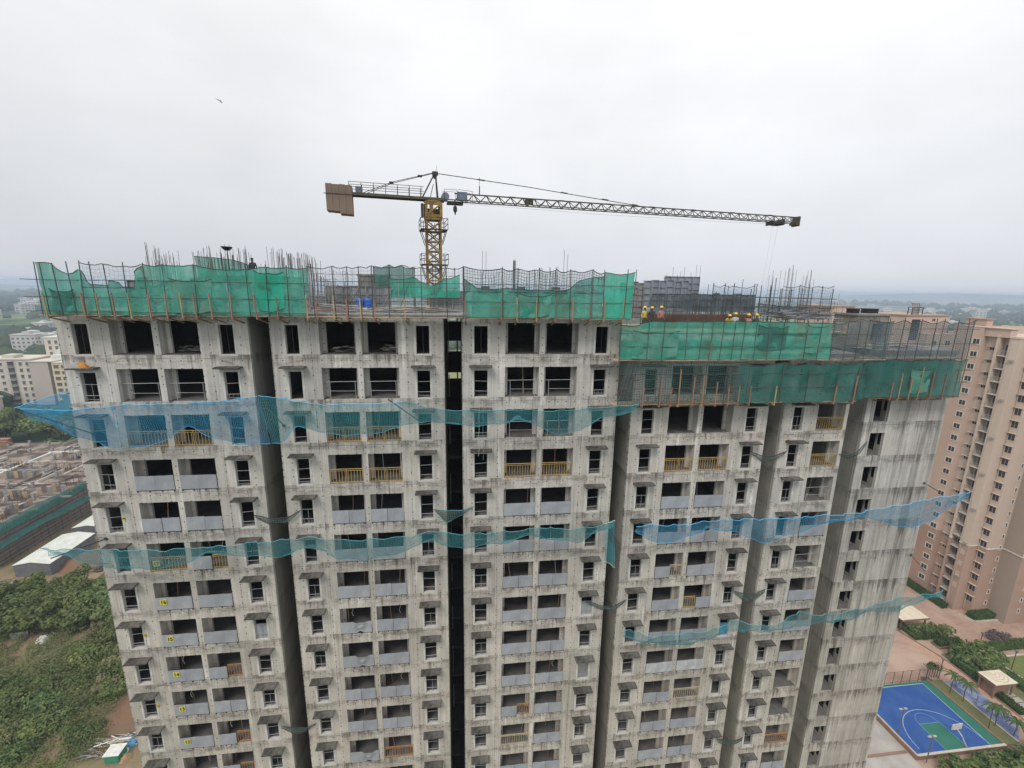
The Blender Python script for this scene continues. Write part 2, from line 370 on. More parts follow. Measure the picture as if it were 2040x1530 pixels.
def shade_mesh(k):
    if k not in shades:
        rr=random.Random(k*7+1); b=MB(); w=1.52; p=.60; nx=6
        # slightly chipped front lip, underside flat, top strewn with hardened slurry
        top=[];bot=[]
        vs=[];fs=[]
        for i in range(nx+1):
            x=-w/2+w*i/nx; e=-p-rr.uniform(0,.035)
            vs+= [(x,0,.085+rr.uniform(0,.012)),(x,e*.5,.085+rr.uniform(-.01,.03)),(x,e,.075+rr.uniform(-.008,.008)),(x,e,.0),(x,0,.0)]
        for i in range(nx):
            a=i*5;c=a+5
            for j in range(4): fs.append((a+j,a+j+1,c+j+1,c+j))
        fs.append((4,3,2,1,0)); fs.append(tuple(nx*5+j for j in range(5)))
        b.add(vs,fs)
        for q in range(rr.randint(1,4)):
            x=rr.uniform(-.6,.6);y=rr.uniform(-.45,-.1);s=rr.uniform(.02,.06)
            b.box(x-s*1.5,x+s*1.5,y-s,y+s,.08,.09+s)
        shades[k]=b.mesh('sunshade','shade_top')
    return shades[k]
wn_count=0
for bi,(u0,u1,r0,top,vf,ops) in enumerate(BLK):
    b=MB(); ed=[u0]
    for k,a,c in ops: ed+= [a,c]
    ed.append(u1)
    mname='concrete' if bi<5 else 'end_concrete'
    # piers run full height, the bands between openings butt against them
    for i in range(0,len(ed),2):
        b.box(ed[i],ed[i+1],vf,vf+TH,0,top)
    for k,a,c in ops:
        ztop=top
        for n in range(r0,NROW+1):
            f=FL(n)
            if k=='w': lo,hi=f,f+1.88
            elif k=='b': lo,hi=f-.04,f+2.10
            else: lo,hi=f-.02,f+2.02
            if hi<ztop-.01: b.box(a,c,vf,vf+TH,hi,ztop)
            ztop=lo
        b.box(a,c,vf,vf+TH,0,ztop)
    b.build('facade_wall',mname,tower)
    # flanks, back wall, room dividers
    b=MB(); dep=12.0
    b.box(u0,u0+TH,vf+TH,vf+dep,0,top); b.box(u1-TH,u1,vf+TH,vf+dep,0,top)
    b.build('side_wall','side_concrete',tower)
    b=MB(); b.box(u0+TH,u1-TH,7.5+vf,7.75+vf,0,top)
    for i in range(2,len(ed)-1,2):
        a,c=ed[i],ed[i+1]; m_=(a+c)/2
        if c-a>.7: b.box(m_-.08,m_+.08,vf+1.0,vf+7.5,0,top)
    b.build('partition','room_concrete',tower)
    # balcony linings: side cheeks and the wall behind with its dark opening
    b=MB()
    for k,a,c in ops:
        if k=='b':
            L_=.125
            b.box(a-L_,a,vf+TH,vf+.75,0,top); b.box(c,c+L_,vf+TH,vf+.75,0,top)
            b.box(a-L_,a+.24,vf+.75,vf+.93,0,top); b.box(c-.24,c+L_,vf+.75,vf+.93,0,top)
        if k=='e':
            b.box(a-.12,a,vf+TH,vf+1.7,0,top)
            pass
            for n in range(r0,NROW+1):
                f=FL(n)      # past a thin post the right cheek is only a low wall before the dark flat
                b.box(c,c+.12,vf+TH,vf+.74,f-1.02,f+.82); b.box(c,c+.12,vf+.62,vf+.74,f+.82,f+1.98); b.box(c,c+.12,vf+.74,vf+1.7,f-1.02,f+.16)
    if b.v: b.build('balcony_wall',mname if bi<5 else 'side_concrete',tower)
    # floors
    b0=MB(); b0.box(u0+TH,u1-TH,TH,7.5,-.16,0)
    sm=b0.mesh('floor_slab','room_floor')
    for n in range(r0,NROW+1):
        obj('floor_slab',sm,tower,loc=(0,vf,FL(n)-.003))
    # windows, sunshades
    for k,a,c in ops:
        if k!='w': continue
        w=c-a; x=(a+c)/2
        for n in range(r0,DET+1):
            wn_count+=1
            wo_=obj('window',surround_mesh(w),tower,loc=(x,0,FL(n)))
            if n>=2 and not (n==2 and bi==1 and a<-10) and not (bi>=3 and (n*5+bi*3+int(abs(a)))%9==4):
                key=(round(w,2),(n*3+bi*5+int(a))%11)
                if key not in guards: guards[key]=guard_mesh(w,key[1])
                [obj('guard_rod',gm,wo_) for gm in guards[key]]
            elif n==1:
                if 'v' not in guards:
                    q=MB(); q.tube([(.03,.12,0),(.0,.12,1.88)],.018,4); guards['v']=q.mesh('guard_rod','dark_steel')
                obj('guard_rod',guards['v'],wo_)
            if n>=2: obj('sunshade',shade_mesh((n*5+bi*2+(1 if a>0 else 0))%8),tower,loc=(x+(R.uniform(-.03,.03)),0,FL(n)+2.16))
# slots between the blocks: landings and the wall that closes them
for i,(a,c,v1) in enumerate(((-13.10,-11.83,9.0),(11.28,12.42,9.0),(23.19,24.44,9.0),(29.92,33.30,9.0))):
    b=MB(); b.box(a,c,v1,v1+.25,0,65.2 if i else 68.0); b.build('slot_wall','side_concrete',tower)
b=MB()
for n in range(3,NROW+1): b.box(-.92,.26,4.5,11.9,FL(n)-.22,FL(n))
b.build('landing_slab','room_concrete',tower)
b=MB(); zt=68.05; 
op=[(66.95,68.02),(64.15,65.15),(61.55,62.15),(57.2,57.45)]
for lo,hi in op:
    b.box(-.92,.26,12.0,12.2,hi,zt); zt=lo
    b.box(-.12,.0,12.0,12.2,lo,hi)
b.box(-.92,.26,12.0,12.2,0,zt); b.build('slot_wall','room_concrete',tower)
b=MB()
for q in range(9): 
    z=67.5-q*4.1; b.tube([(-.70,4.4,z),(-.69,4.4,z-R.uniform(1.2,3.2))],.035,5)
b.build('service_pipe','galv_rod',tower)
# deck over the three left blocks, lower deck over the right ones
b=MB(); b.box(-24.0,11.33,-.04,16,68.053,68.25); b.build('roof_slab','slab_concrete',tower)
b=MB(); b.box(12.36,30.0,-.04,16,65.303,65.62); b.box(33.25,40.85,1.76,16,65.303,65.62); b.build('roof_slab','slab_concrete',tower)

# ---- balcony railings, grey cover sheets and loose guard rods
def railing_mesh(w,inner=False):
    b=MB(); b.bar((0,0,1.02),(w,0,1.02),.05,.04); b.bar((0,0,.06),(w,0,.06),.045,.04); b.bar((0,0,.90),(w,0,.90),.03,.03)
    n=max(2,int(w/1.1)+1)
    for i in range(n):
        x=.03+(w-.06)*i/(n-1); b.bar((x,0,-.06),(x,0,1.02),.035,.035)
    return b
def baluster_mesh(w):
    b=MB(); n=int(w/.19)
    for i in range(1,n): 
        x=w*i/n; b.bar((x,0,.08),(x,0,.90),.028,.028)
    return b
rails={}
def railing(u,w,n,mt='rail_yellow'):
    key=(round(w,2),mt)
    if key not in rails: rails[key]=(railing_mesh(w).mesh('railing',mt),baluster_mesh(w).mesh('baluster',mt))
    o=obj('railing',rails[key][0],tower,loc=(u,.07,FL(n)))
    obj('baluster',rails[key][1],o,kind='stuff')
    return o
def foot_mesh(w):
    b=MB(); b.bar((0,0,-.02),(w,0,-.02),.05,.05)
    for i in range(4):
        x=.05+(w-.1)*i/3; b.box(x-.03,x+.03,-.05,.03,-.12,-.02)
    return b
feet={}
sheet_i=0
def sheet(u,w,n,split=False,torn=0,mt='sheet_grey'):
    """thin sheet metal hung over the balcony railing"""
    global sheet_i
    key=round(w,2)
    if key not in feet: feet[key]=foot_mesh(w).mesh('railing_foot','dark_steel')
    obj('railing_foot',feet[key],tower,loc=(u,.0,FL(n)-.01))
    parts=[(0,w)] if not split else [(0,w*split-.012),(w*split+.012,w)]
    for a,c in parts:
        sheet_i+=1; rr=random.Random(sheet_i)
        nx,nz=8,4; b=MB(); vs=[];fs=[]
        t=rr.uniform(-.025,.025); dz=rr.uniform(-.02,.02)
        for i in range(nx+1):
            for j in range(nz+1):
                x=a+(c-a)*i/nx; z=.0+.98*j/nz+(t*(x-w/2))*(j/nz)+dz*(j/nz)
                y=-.05+rr.uniform(-.006,.006)-.012*math.sin(i*1.3+sheet_i)
                if torn and j>=2 and abs(i-5)<=1:
                    y-=.05*torn*(j-1); 
                if torn and i==5 and j<=2: y-=.10*torn; z+=.12*torn*(2-j)
                vs.append((x,y,z))
        for i in range(nx):
            for j in range(nz):
                k=i*(nz+1)+j; fs.append((k,k+nz+1,k+nz+2,k+1))
        n0=len(vs); vs2=[(x,y+.012,z) for x,y,z in vs]
        fs2=[tuple(reversed([q+n0 for q in f])) for f in fs]
        rim=[i*(nz+1) for i in range(nx+1)]+[nx*(nz+1)+j for j in range(1,nz+1)]+[i*(nz+1)+nz for i in range(nx-1,-1,-1)]+[j for j in range(nz-1,0,-1)]
        fr=[(rim[(q+1)%len(rim)],rim[q],rim[q]+n0,rim[(q+1)%len(rim)]+n0) for q in range(len(rim))]
        b.add(vs+vs2,fs+fs2+fr)
        b.build('cover_sheet',mt,tower,loc=(u,0,FL(n)))
def rods(u,w,n):
    b=MB(); b.tube([(0,.16,1.12),(w,.16,1.14)],.024,5); b.tube([(.35,.16,.5),(w-.25,.16,.48)],.018,5)
    b.tube([(.38,.16,-.02),(.36,.16,1.12)],.022,5); b.tube([(w-.22,.16,-.02),(w-.24,.16,1.13)],.022,5)
    b.build('guard_frame','galv_rod',tower,loc=(u,.1,FL(n)))
SP={ # what closes each balcony, top storey down (row 1 ...)
 0:[['N','N'],['G','G'],['R','R'],['2','1'],['2','2'],['R','SR'],['1','1'],['1','1'],['1','SR'],['1','2'],['1','SR'],['1','SR'],['1','1'],['2','1'],['1','1']],
 1:[['N','N'],['G','G'],['R','R'],['R','R'],['1','1'],['1','1'],['1','2'],['T','2'],['T','1'],['2','2'],['2','1'],['T','RO'],['1','RO'],['1','1'],['1','2']],
 2:[['N','N'],['G','G'],['G','G'],['R','R'],['1','1'],['2','2'],['2','1'],['1','1'],['1','2'],['1','1'],['SR','2'],['R','2'],['2','1'],['1','1'],['1','1']],
 3:[['-','-'],['N','N'],['N','N'],['R','R'],['1','1'],['1','1'],['SRC','2'],['1','RS'],['1','1'],['P','P'],['2','RC'],['1','1'],['1','2'],['1','1'],['1','1']],
 4:[['-'],['N'],['R'],['R'],['G'],['1'],['G'],['1'],['1'],['1'],['N'],['N'],['RO'],['1'],['1']],
}
for bi,rowsp in SP.items():
    bays=[(a,c) for k,a,c in BLK[bi][5] if k=='b']
    for ri,rw in enumerate(rowsp):
        n=ri+1
        for (a,c),s in zip(bays,rw):
            w=c-a-.04; u=a+.02
            if s in 'N-': continue
            if s=='G': rods(u,w,n)
            elif s=='R': railing(u,w,n,'rail_yellow' if n<11 else 'rail_cream')
            elif s=='RO': railing(u,w,n,'rail_rust')
            elif s=='RC': railing(u,w,n,'rail_cream')
            elif s=='1': sheet(u,w,n,.5 if (n*7+bi)%3==0 else False)
            elif s=='2': sheet(u,w,n,.52)
            elif s=='P': sheet(u,w,n,False,mt='sheet_pale')
            elif s=='T': sheet(u,w,n,False,torn=1)
            elif s in('SR','SRC'): sheet(u,w*.55,n); railing(u+w*.55+.03,w*.45-.03,n,'rail_yellow' if s=='SR' and n<9 else ('rail_rust' if s=='SR' else 'rail_cream'))
            elif s=='RS': railing(u,w*.46-.03,n,'rail_yellow'); sheet(u+w*.46,w*.54,n)

for bi,n,x,mtn in ((0,8,-14.41,'sheet_grey'),(2,8,9.915,'sheet_grey'),(2,10,9.915,'slab_concrete'),(3,9,21.9,'tarp_blue')):
    q=MB(); q.box(-.42,.42,.15,.19,.02,1.2 if mtn!='slab_concrete' else 1.4); q.build('window_board',mtn,tower,loc=(x,0,FL(n)))
rr=random.Random(5)
for bi in range(5):
    for n in range(2,DET+1):
        for k,a,c in BLK[bi][5]:
            if k!='b' or n<BLK[bi][2] or rr.random()<.45: continue
            q=MB(); x=rr.uniform(a+.3,c-.3); l=rr.uniform(-.4,.4)
            q.tube([(x,rr.uniform(.9,1.4),0),(x+l,1.0,2.5)],.035,5); q.build('leaning_prop',rr.choice(('galv_rod','prop_rust','timber')),tower,loc=(0,0,FL(n)))
            if rr.random()<.4:
                q=MB(); x=rr.uniform(a+.4,c-.4); q.tube([(x,.45,2.06),(x+.05,.4,1.7),(x-.08,.45,1.35),(x+.03,.42,1.1)],.018,4); q.build('loose_cable','plastic_black' if rr.random()<.5 else 'sheet_pale',tower,loc=(0,0,FL(n)))
# ---- yellow storey numbers
def digits(txt,size,parent,loc):
    cu=bpy.data.curves.new('digits','FONT'); cu.body=txt; cu.size=size; cu.extrude=.004; cu.align_x='CENTER'; cu.align_y='CENTER'; cu.resolution_u=3; cu.offset=.012*size/.4
    cu.materials.append(MATS['black_paint'])
    tmp=bpy.data.objects.new('t',cu); COL.objects.link(tmp); me=bpy.data.meshes.new_from_object(tmp.evaluated_get(bpy.context.evaluated_depsgraph_get())); bpy.data.objects.remove(tmp); bpy.data.curves.remove(cu)
    if not me.materials: me.materials.append(MATS['black_paint'])
    o=obj('digits',me,parent,loc=loc); o.rotation_euler=(PI/2,0,0); return o
for n,txt,du in ((6,'17',.27),(7,'16',.30),(8,'15',.33),(9,'14',.36),(10,'13',.36),(11,'12',.34)):
    s=thing('number_sign',{'17':'yellow sign reading 17 on the railing behind the teal net','16':'yellow sign reading 16 on the grey sheet just under the teal net','15':'yellow sign reading 15, second sign under the teal net','14':'yellow sign reading 14 beside a half open brown railing','13':'yellow sign reading 13 just above the lowest sign','12':'lowest yellow sign, reading 12, near the timber heap'}[txt],'sign',-21.03+du,-.085,FL(n)+.44,group='yellow storey signs')
    q=MB(); q.box(0,.43,-.012,.012,0,.42); q.build('sign_board','sign_yellow',s)
    digits(txt,.37,s,(.215,-.017,.20))
for n,txt in ((5,'18'),(8,'15'),(10,'13')):
    s=thing('number_tag',{'18':'small yellow tag reading 18 by a window above the teal net','15':'small yellow tag reading 15 by a window level with the straw brush','13':'lowest small yellow tag, reading 13, by a far-left window'}[txt],'sign',-22.20,-.05,FL(n)+.93,group='small yellow storey tags')
    q=MB(); q.box(0,.20,-.01,.01,0,.26); q.build('sign_board','sign_yellow',s)
    digits(txt,.18,s,(.10,-.014,.13))

# ================================================================== SCAFFOLD PLATFORMS AND NETS
def scaffold(name,label,us,v,zb,zt,props,ledgers,pmat='pole_green',ends=(0,0),plank=True,prop_top=69.4):
    t=thing(name,label,'scaffold',us[0],v,zb)
    U0=us[0]
    for i,u in enumerate(us):
        q=MB(); l=R.uniform(-.05,.14); le=R.uniform(-.10,.10)
        q.tube([(u-U0,0,-.05),(u-U0+le,R.uniform(-.05,.05),zt-zb+l)],.028,6); q.build('pole',pmat,t)
    for z in ledgers:
        q=MB(); n=8
        q.tube([(-ends[0]+(us[-1]-U0+ends[0]+ends[1])*k/n,.05,z-zb+R.uniform(-.03,.03)) for k in range(n+1)],.022,6); q.build('ledger',pmat,t)
    if plank:
        x=-.3
        while x<us[-1]-U0+.2:
            l=R.uniform(2.2,3.2); l=min(l,us[-1]-U0+.4-x)
            for k in range(3):
                q=MB(); y=.06+k*.36; dz=R.uniform(-.02,.02)
                q.box(x,x+l-.03,y,y+.30,-.09+dz,-.05+dz); q.build('plank','timber',t)
            x+=l
    for i,(u,zp) in enumerate(props):
        m='prop_yellow' if (i*5+int(u*3))%3==0 else 'prop_rust'
        q=MB(); q.bar((u-U0,-.12,-.22),(u-U0+R.uniform(-.04,.04),-.16,zp-zb),.065,.065)
        q.build('prop',m,t)
        q=MB(); q.bar((u-U0,-.12,-.16),(u-U0+.05,1.28,-.55),.07,.07); q.bar((u-U0,-.15,-.14),(u-U0,1.25,-.14),.08,.08)
        q.build('bracket',m,t)
    return t
ZB=68.18
us=[-23.40,-23.03,-22.38,-21.65,-21.18,-20.56,-19.79,-18.9,-17.82,-16.87,-15.2,-13.4,-12.3,-11.25,-10.09,-9.09]
pr=[(-23.08,69.36),(-21.14,69.38),(-20.4,69.39),(-19.58,69.41),(-18.72,69.42),(-17.7,69.35),(-16.81,69.45),(-15.98,69.46),(-15.23,69.47),(-14.37,69.44),(-13.29,69.58),(-11.9,69.4),(-10.7,69.3)]
scaffold('scaffold','pole scaffold behind the green net on the far-left roof edge',us,-1.3,ZB,71.05,pr,(70.10,69.15,68.35),ends=(.85,.1))
us=[-8.6,-7.37,-6.64,-5.83,-5.17,-4.2,-3.25,-2.2,-.63,.36]
pr=[(-9.0,69.43),(-8.43,69.22),(-7.45,69.41),(-6.69,69.25),(-5.86,69.26),(-5.07,69.18),(-3.22,69.29)]
scaffold('scaffold','pole scaffold with only clear mesh over the cluttered middle roof',us,-1.3,ZB,71.2,pr,(70.25,69.1),pmat='pole_dark')
us=[.46,2.87,3.76,5.09,6.3,7.23,8.65,9.45,10.88,11.45]
pr=[(.49,69.34),(2.74,69.46),(3.77,69.47),(5.02,69.49),(6.26,69.5),(7.39,69.52),(8.58,69.53),(9.5,69.54),(10.78,69.56)]
scaffold('scaffold','pole scaffold behind the green net right of the dark slot',us,-1.3,ZB,71.22,pr,(70.25,69.15),pmat='pole_dark')
us=[10.75,12.68,13.73,15.44,16.43,17.14,17.94,18.81,19.51,20.49,21.47,22.45,24.3,25.31,26.36,27.4,28.36,29.01,30.6]
scaffold('scaffold','upper tier scaffold poles on the lower right-hand roof',us,-1.3,65.42,68.14,[],(67.2,66.3),pmat='pole_green',ends=(.1,.6))
us=[10.85,13.8,15.19,17.0,18.6,20.3,22.9,24.9,27.2,28.8]
pr=[(12.57,63.53),(13.81,63.89),(14.61,63.51),(15.19,64.79),(16.21,64.23),(16.92,64.32),(17.94,63.85),(18.87,63.46),(19.63,63.55),(20.51,63.54),(22.45,63.52),(27.14,63.47),(28.7,64.2)]
scaffold('scaffold','lower tier scaffold with rusty props under the right-hand nets',us,-1.3,62.32,65.25,pr,(64.4,63.4),pmat='pole_dark',ends=(.1,.9))
k_=1.0636
us=[31.0*1.02,32.6,33.75,34.4,35.3,36.6,37.2,38.5,39.5,39.95]
scaffold('scaffold','upper tier scaffold at the far right corner of the roof',us,.5,65.2,68.15,[],(67.45,66.3),pmat='pole_dark',ends=(.1,.7))
pr=[(33.7,63.3),(34.4,64.0),(35.3,63.6),(36.1,64.5),(37.2,64.1),(38.3,63.9)]
scaffold('scaffold','lower tier scaffold with yellow props over the blank end wall',us[1:],.5,62.05,65.05,pr,(64.2,63.2),pmat='pole_dark',ends=(.1,.6))

def resample(pts,n):
    pts=[Vector(p) for p in pts]; L=[0]
    for i in range(1,len(pts)): L.append(L[-1]+(pts[i]-pts[i-1]).length)
    o=[]
    for k in range(n+1):
        d=L[-1]*k/n; i=1
        while i<len(pts)-1 and L[i]<d: i+=1
        s=(d-L[i-1])/max(L[i]-L[i-1],1e-6); o.append(pts[i-1].lerp(pts[i],min(max(s,0),1)))
    return o
def net(name,label,cat,top,bot,mt,rows=8,sag=.0,ripple=.055,group=None,rope=None,seed=1,holes=()):
    rr=random.Random(seed)
    Lx=max(sum((Vector(top[i+1])-Vector(top[i])).length for i in range(len(top)-1)),sum((Vector(bot[i+1])-Vector(bot[i])).length for i in range(len(bot)-1)))
    n=max(6,int(Lx/.30)); A=resample(top,n); B=resample(bot,n)
    base=A[0].copy(); t=thing(name,label,cat,*base,group=group)
    vs=[];fs=[];uv=[]
    ph=[rr.uniform(0,6.28) for _ in range(6)]
    for i in range(n+1):
        for j in range(rows+1):
            s=j/rows; p=A[i].lerp(B[i],s)
            w=math.sin(PI*s)
            fold=math.sin(i*.61+ph[3]+1.4*math.sin(j*.7+ph[4]+i*.13)); p=p+Vector((0,ripple*(math.sin(i*.9+ph[0]+j*.5)+.6*math.sin(i*.37+ph[1]-j*.8)+.5*math.sin(i*2.1+ph[2]+j*1.3)+1.6*abs(fold)*w),-sag*w+ripple*1.2*fold*w))
            p=p+Vector((rr.uniform(-1,1),rr.uniform(-1,1),rr.uniform(-1,1)))*ripple*.35
            vs.append(p-base); uv.append((Lx*i/n,(A[i]-B[i]).length*s))
    idx=lambda i,j:i*(rows+1)+j
    for i in range(n):
        for j in range(rows):
            if any(a<=i/n<=b and c<=j/rows<=d for a,b,c,d in holes): continue
            fs.append((idx(i,j),idx(i,j+1),idx(i+1,j+1),idx(i+1,j)))
    b=MB(); b.add(vs,fs); me=b.mesh('netting',mt,True)
    ul=me.uv_layers.new(name='UVMap')
    for lp in me.loops: ul.data[lp.index].uv=uv[lp.vertex_index]
    obj('netting',me,t)
    if rope:
        q=MB(); q.tube([vs[idx(i,0)]+Vector((0,0,.012)) for i in range(n+1)],.022,5); q.build('border_rope',rope,t)
        q=MB(); q.tube([vs[idx(i,rows)] for i in range(n+1)],.018,5); q.build('border_rope',rope,t)
    return t
def droop(pts,d,k=3):
    """a rope hung from post to post sags between them"""
    o=[]
    for a,b in zip(pts,pts[1:]):
        for i in range(k): 
            s=i/k; o.append((a[0]+(b[0]-a[0])*s,a[1]+(b[1]-a[1])*s,a[2]+(b[2]-a[2])*s-d*4*s*(1-s)))
    o.append(pts[-1]); return o
def line(us,v,z,jit=.0): return [(u,v,z+R.uniform(-jit,jit)) for u in us]
FV=-1.22
a_=[-23.38,-22.38,-21.18,-19.8,-17.85]
net('debris_net','green debris net torn low at the far-left roof corner','net',[(-23.38,FV,71.0),(-22.5,FV,71.0),(-22.1,FV,70.55),(-21.7,FV,70.35),(-21.2,FV,70.75),(-20.9,FV,70.3),(-20.85,FV,69.85),(-19.8,FV,69.8),(-19.75,FV,70.1),(-19.2,FV,70.0),(-19.1,FV,69.75),(-18.4,FV,69.75),(-18.3,FV,70.7),(-17.85,FV,70.95)],line((-23.35,-20,-17.8),FV,68.16),'net_green',rope='rope_dark',seed=3,group='green nets round the roof')
net('debris_net','clear square mesh hung above the torn green net','net',droop([(-21.2,FV-.03,71.05),(-19.8,FV-.03,71.02),(-18.9,FV-.03,70.9),(-17.85,FV-.03,71.0)],.10),line((-21.2,-17.85),FV-.03,69.7),'net_mesh',rope='rope_dark',seed=4)
net('debris_net','long green net with brown stains left of the clear mesh','net',droop([(-17.8,FV,71.0),(-16.87,FV,71.0),(-15.2,FV,71.05),(-13.4,FV,70.8),(-11.25,FV,71.0),(-10.1,FV,71.0),(-8.85,FV,71.0)],.07),line((-17.75,-9.15),FV,68.16),'net_green',rope='rope_dark',seed=5,group='green nets round the roof')
net('debris_net','clear black mesh across the middle roof clutter','net',droop([(-8.9,FV,71.1),(-7.37,FV,71.15),(-6.64,FV,71.15),(-5.83,FV,71.2),(-5.17,FV,71.2),(-3.25,FV,71.3),(-2.2,FV,71.2),(-.63,FV,71.2),(.38,FV,71.28)],.16),line((-9.0,.38),FV,68.2),'net_mesh',rope='rope_dark',seed=6)
net('debris_net','low green net strip right of the dark slot under dark mesh','net',[(.46,FV,70.55),(1.2,FV,69.95),(2.6,FV,69.9),(2.85,FV,70.0),(5,FV,69.9),(6.2,FV,69.92),(6.35,FV,69.85),(7.2,FV,70.0),(7.7,FV,70.5),(8.6,FV,70.75),(9.45,FV,70.8)],line((.46,9.45),FV,68.16),'net_green',rope='rope_dark',seed=7,group='green nets round the roof')
net('debris_net','dark stained mesh above the green strip right of the dark slot','net',droop([(.43,FV-.04,71.28),(2.87,FV-.04,71.2),(3.76,FV-.04,71.25),(5.09,FV-.04,71.2),(6.3,FV-.04,71.22),(7.23,FV-.04,71.2),(8.65,FV-.04,71.25),(9.45,FV-.04,71.1)],.17),line((.43,9.45),FV-.04,69.75),'net_mesh_dense',rope='rope_dark',seed=8)
net('debris_net','bright clean green net at the right end of the high roof','net',[(9.45,FV,71.1),(10.2,FV,70.98),(10.9,FV,71.0),(11.5,FV,71.15)],line((9.45,11.35),FV,68.16),'net_bright',rope='rope_dark',seed=9)
net('debris_net','torn patched green net on the lower right-hand roof','net',[(10.72,FV,67.75),(11.8,FV,67.65),(12.6,FV,67.98),(14.5,FV,68.0),(17.5,FV,68.02),(21,FV,68.02),(24.5,FV,67.95),(26.4,FV,67.95)],line((10.80,17,26.35),FV,65.42),'net_green',rope='rope_dark',seed=10,rows=10,group='green nets round the roof')
net('debris_net','dusty grey net at the right of the lower roof','net',droop([(26.4,FV,67.95),(27.4,FV,68.1),(28.4,FV,68.3),(29.1,FV,68.2),(31.0,FV,68.1)],.12),line((26.35,31.0),FV,65.4),'net_grey',rope='rope_dark',seed=11)
net('debris_net','grey see-through net at the far right roof corner','net',droop([(31.3,.45,68.05),(33.75,.45,68.1),(35.3,.45,68.1),(37.2,.45,68.1),(38.6,.45,68.05),(39.95,.45,68.15)],.25),line((31.3,39.9),.45,65.1),'net_grey',rope='rope_dark',seed=12)
net('debris_net','square mesh net showing columns behind on the lower tier','net',droop([(10.85,FV,65.2),(13.8,FV,65.25),(17,FV,65.2),(20.2,FV,65.2)],.05),line((10.9,20.2),FV,62.3),'net_mesh_dense',rope='rope_dark',seed=13)
net('debris_net','dark teal net hung in folds on the lower tier','net',droop([(19.6,FV-.05,65.1),(22.9,FV-.05,65.2),(24.9,FV-.05,65.15),(27.2,FV-.05,65.2),(29.0,FV-.05,65.2)],.22),droop(line((19.6,22.5,26,29.0),FV-.05,62.3),.05),'net_teal',rope='rope_dark',seed=14,ripple=.07,group='dark teal nets on the lower tier')
net('debris_net','dark teal net over the blank end wall','net',droop([(31.2,.42,65.0),(33.75,.42,65.1),(35.3,.42,65.05),(37.2,.42,65.1),(38.6,.42,65.05),(39.9,.42,65.1)],.12),line((31.4,39.85),.42,62.1),'net_teal',rope='rope_dark',seed=15,ripple=.05,group='dark teal nets on the lower tier')
net('debris_net','dark teal net strip in the recess left of the end wall','net',[(29.0,FV,65.1),(31.3,.4,65.0)],[(29.0,FV,62.3),(31.5,.4,62.1)],'net_teal',rope='rope_dark',seed=16,ripple=.05)

for k,(u0,u1,z0,z1,v,mtn,lb) in enumerate(((-16.6,-14.3,68.3,70.2,FV-.06,'net_faded','faded patch of netting tied over the long stained net'),(-11.9,-10.2,68.5,70.7,FV-.07,'net_bright','bright patch of netting near the right end of the long stained net'),(-22.9,-21.6,68.25,69.5,FV-.06,'net_teal','dark patch of netting low at the far-left roof corner'),(3.9,6.0,68.25,69.6,FV-.06,'net_faded','faded patch on the low green strip right of the slot'),(11.6,14.9,65.5,67.3,FV-.06,'net_faded','pale worn patch at the left of the lower green net'),(20.6,22.9,66.1,67.7,FV-.06,'net_teal','dark dirty patch in the middle of the lower green net'),(24.2,25.9,65.9,67.75,FV-.06,'net_faded','pale patch at the right of the lower green net'),(35.2,37.0,62.4,64.3,.36,'net_faded','pale patch on the dark net over the end wall'))):
    net('debris_net',lb,'net',droop([(u0,v,z1+.1),((u0+u1)/2,v,z1-.05),(u1,v,z1+.05)],.10),[(u0+.08,v,z0),((u0+u1)/2,v,z0-.1),(u1-.12,v,z0+.12)],mtn,rope='rope_dark',seed=80+k,ripple=.05,group='patches on the roof nets')
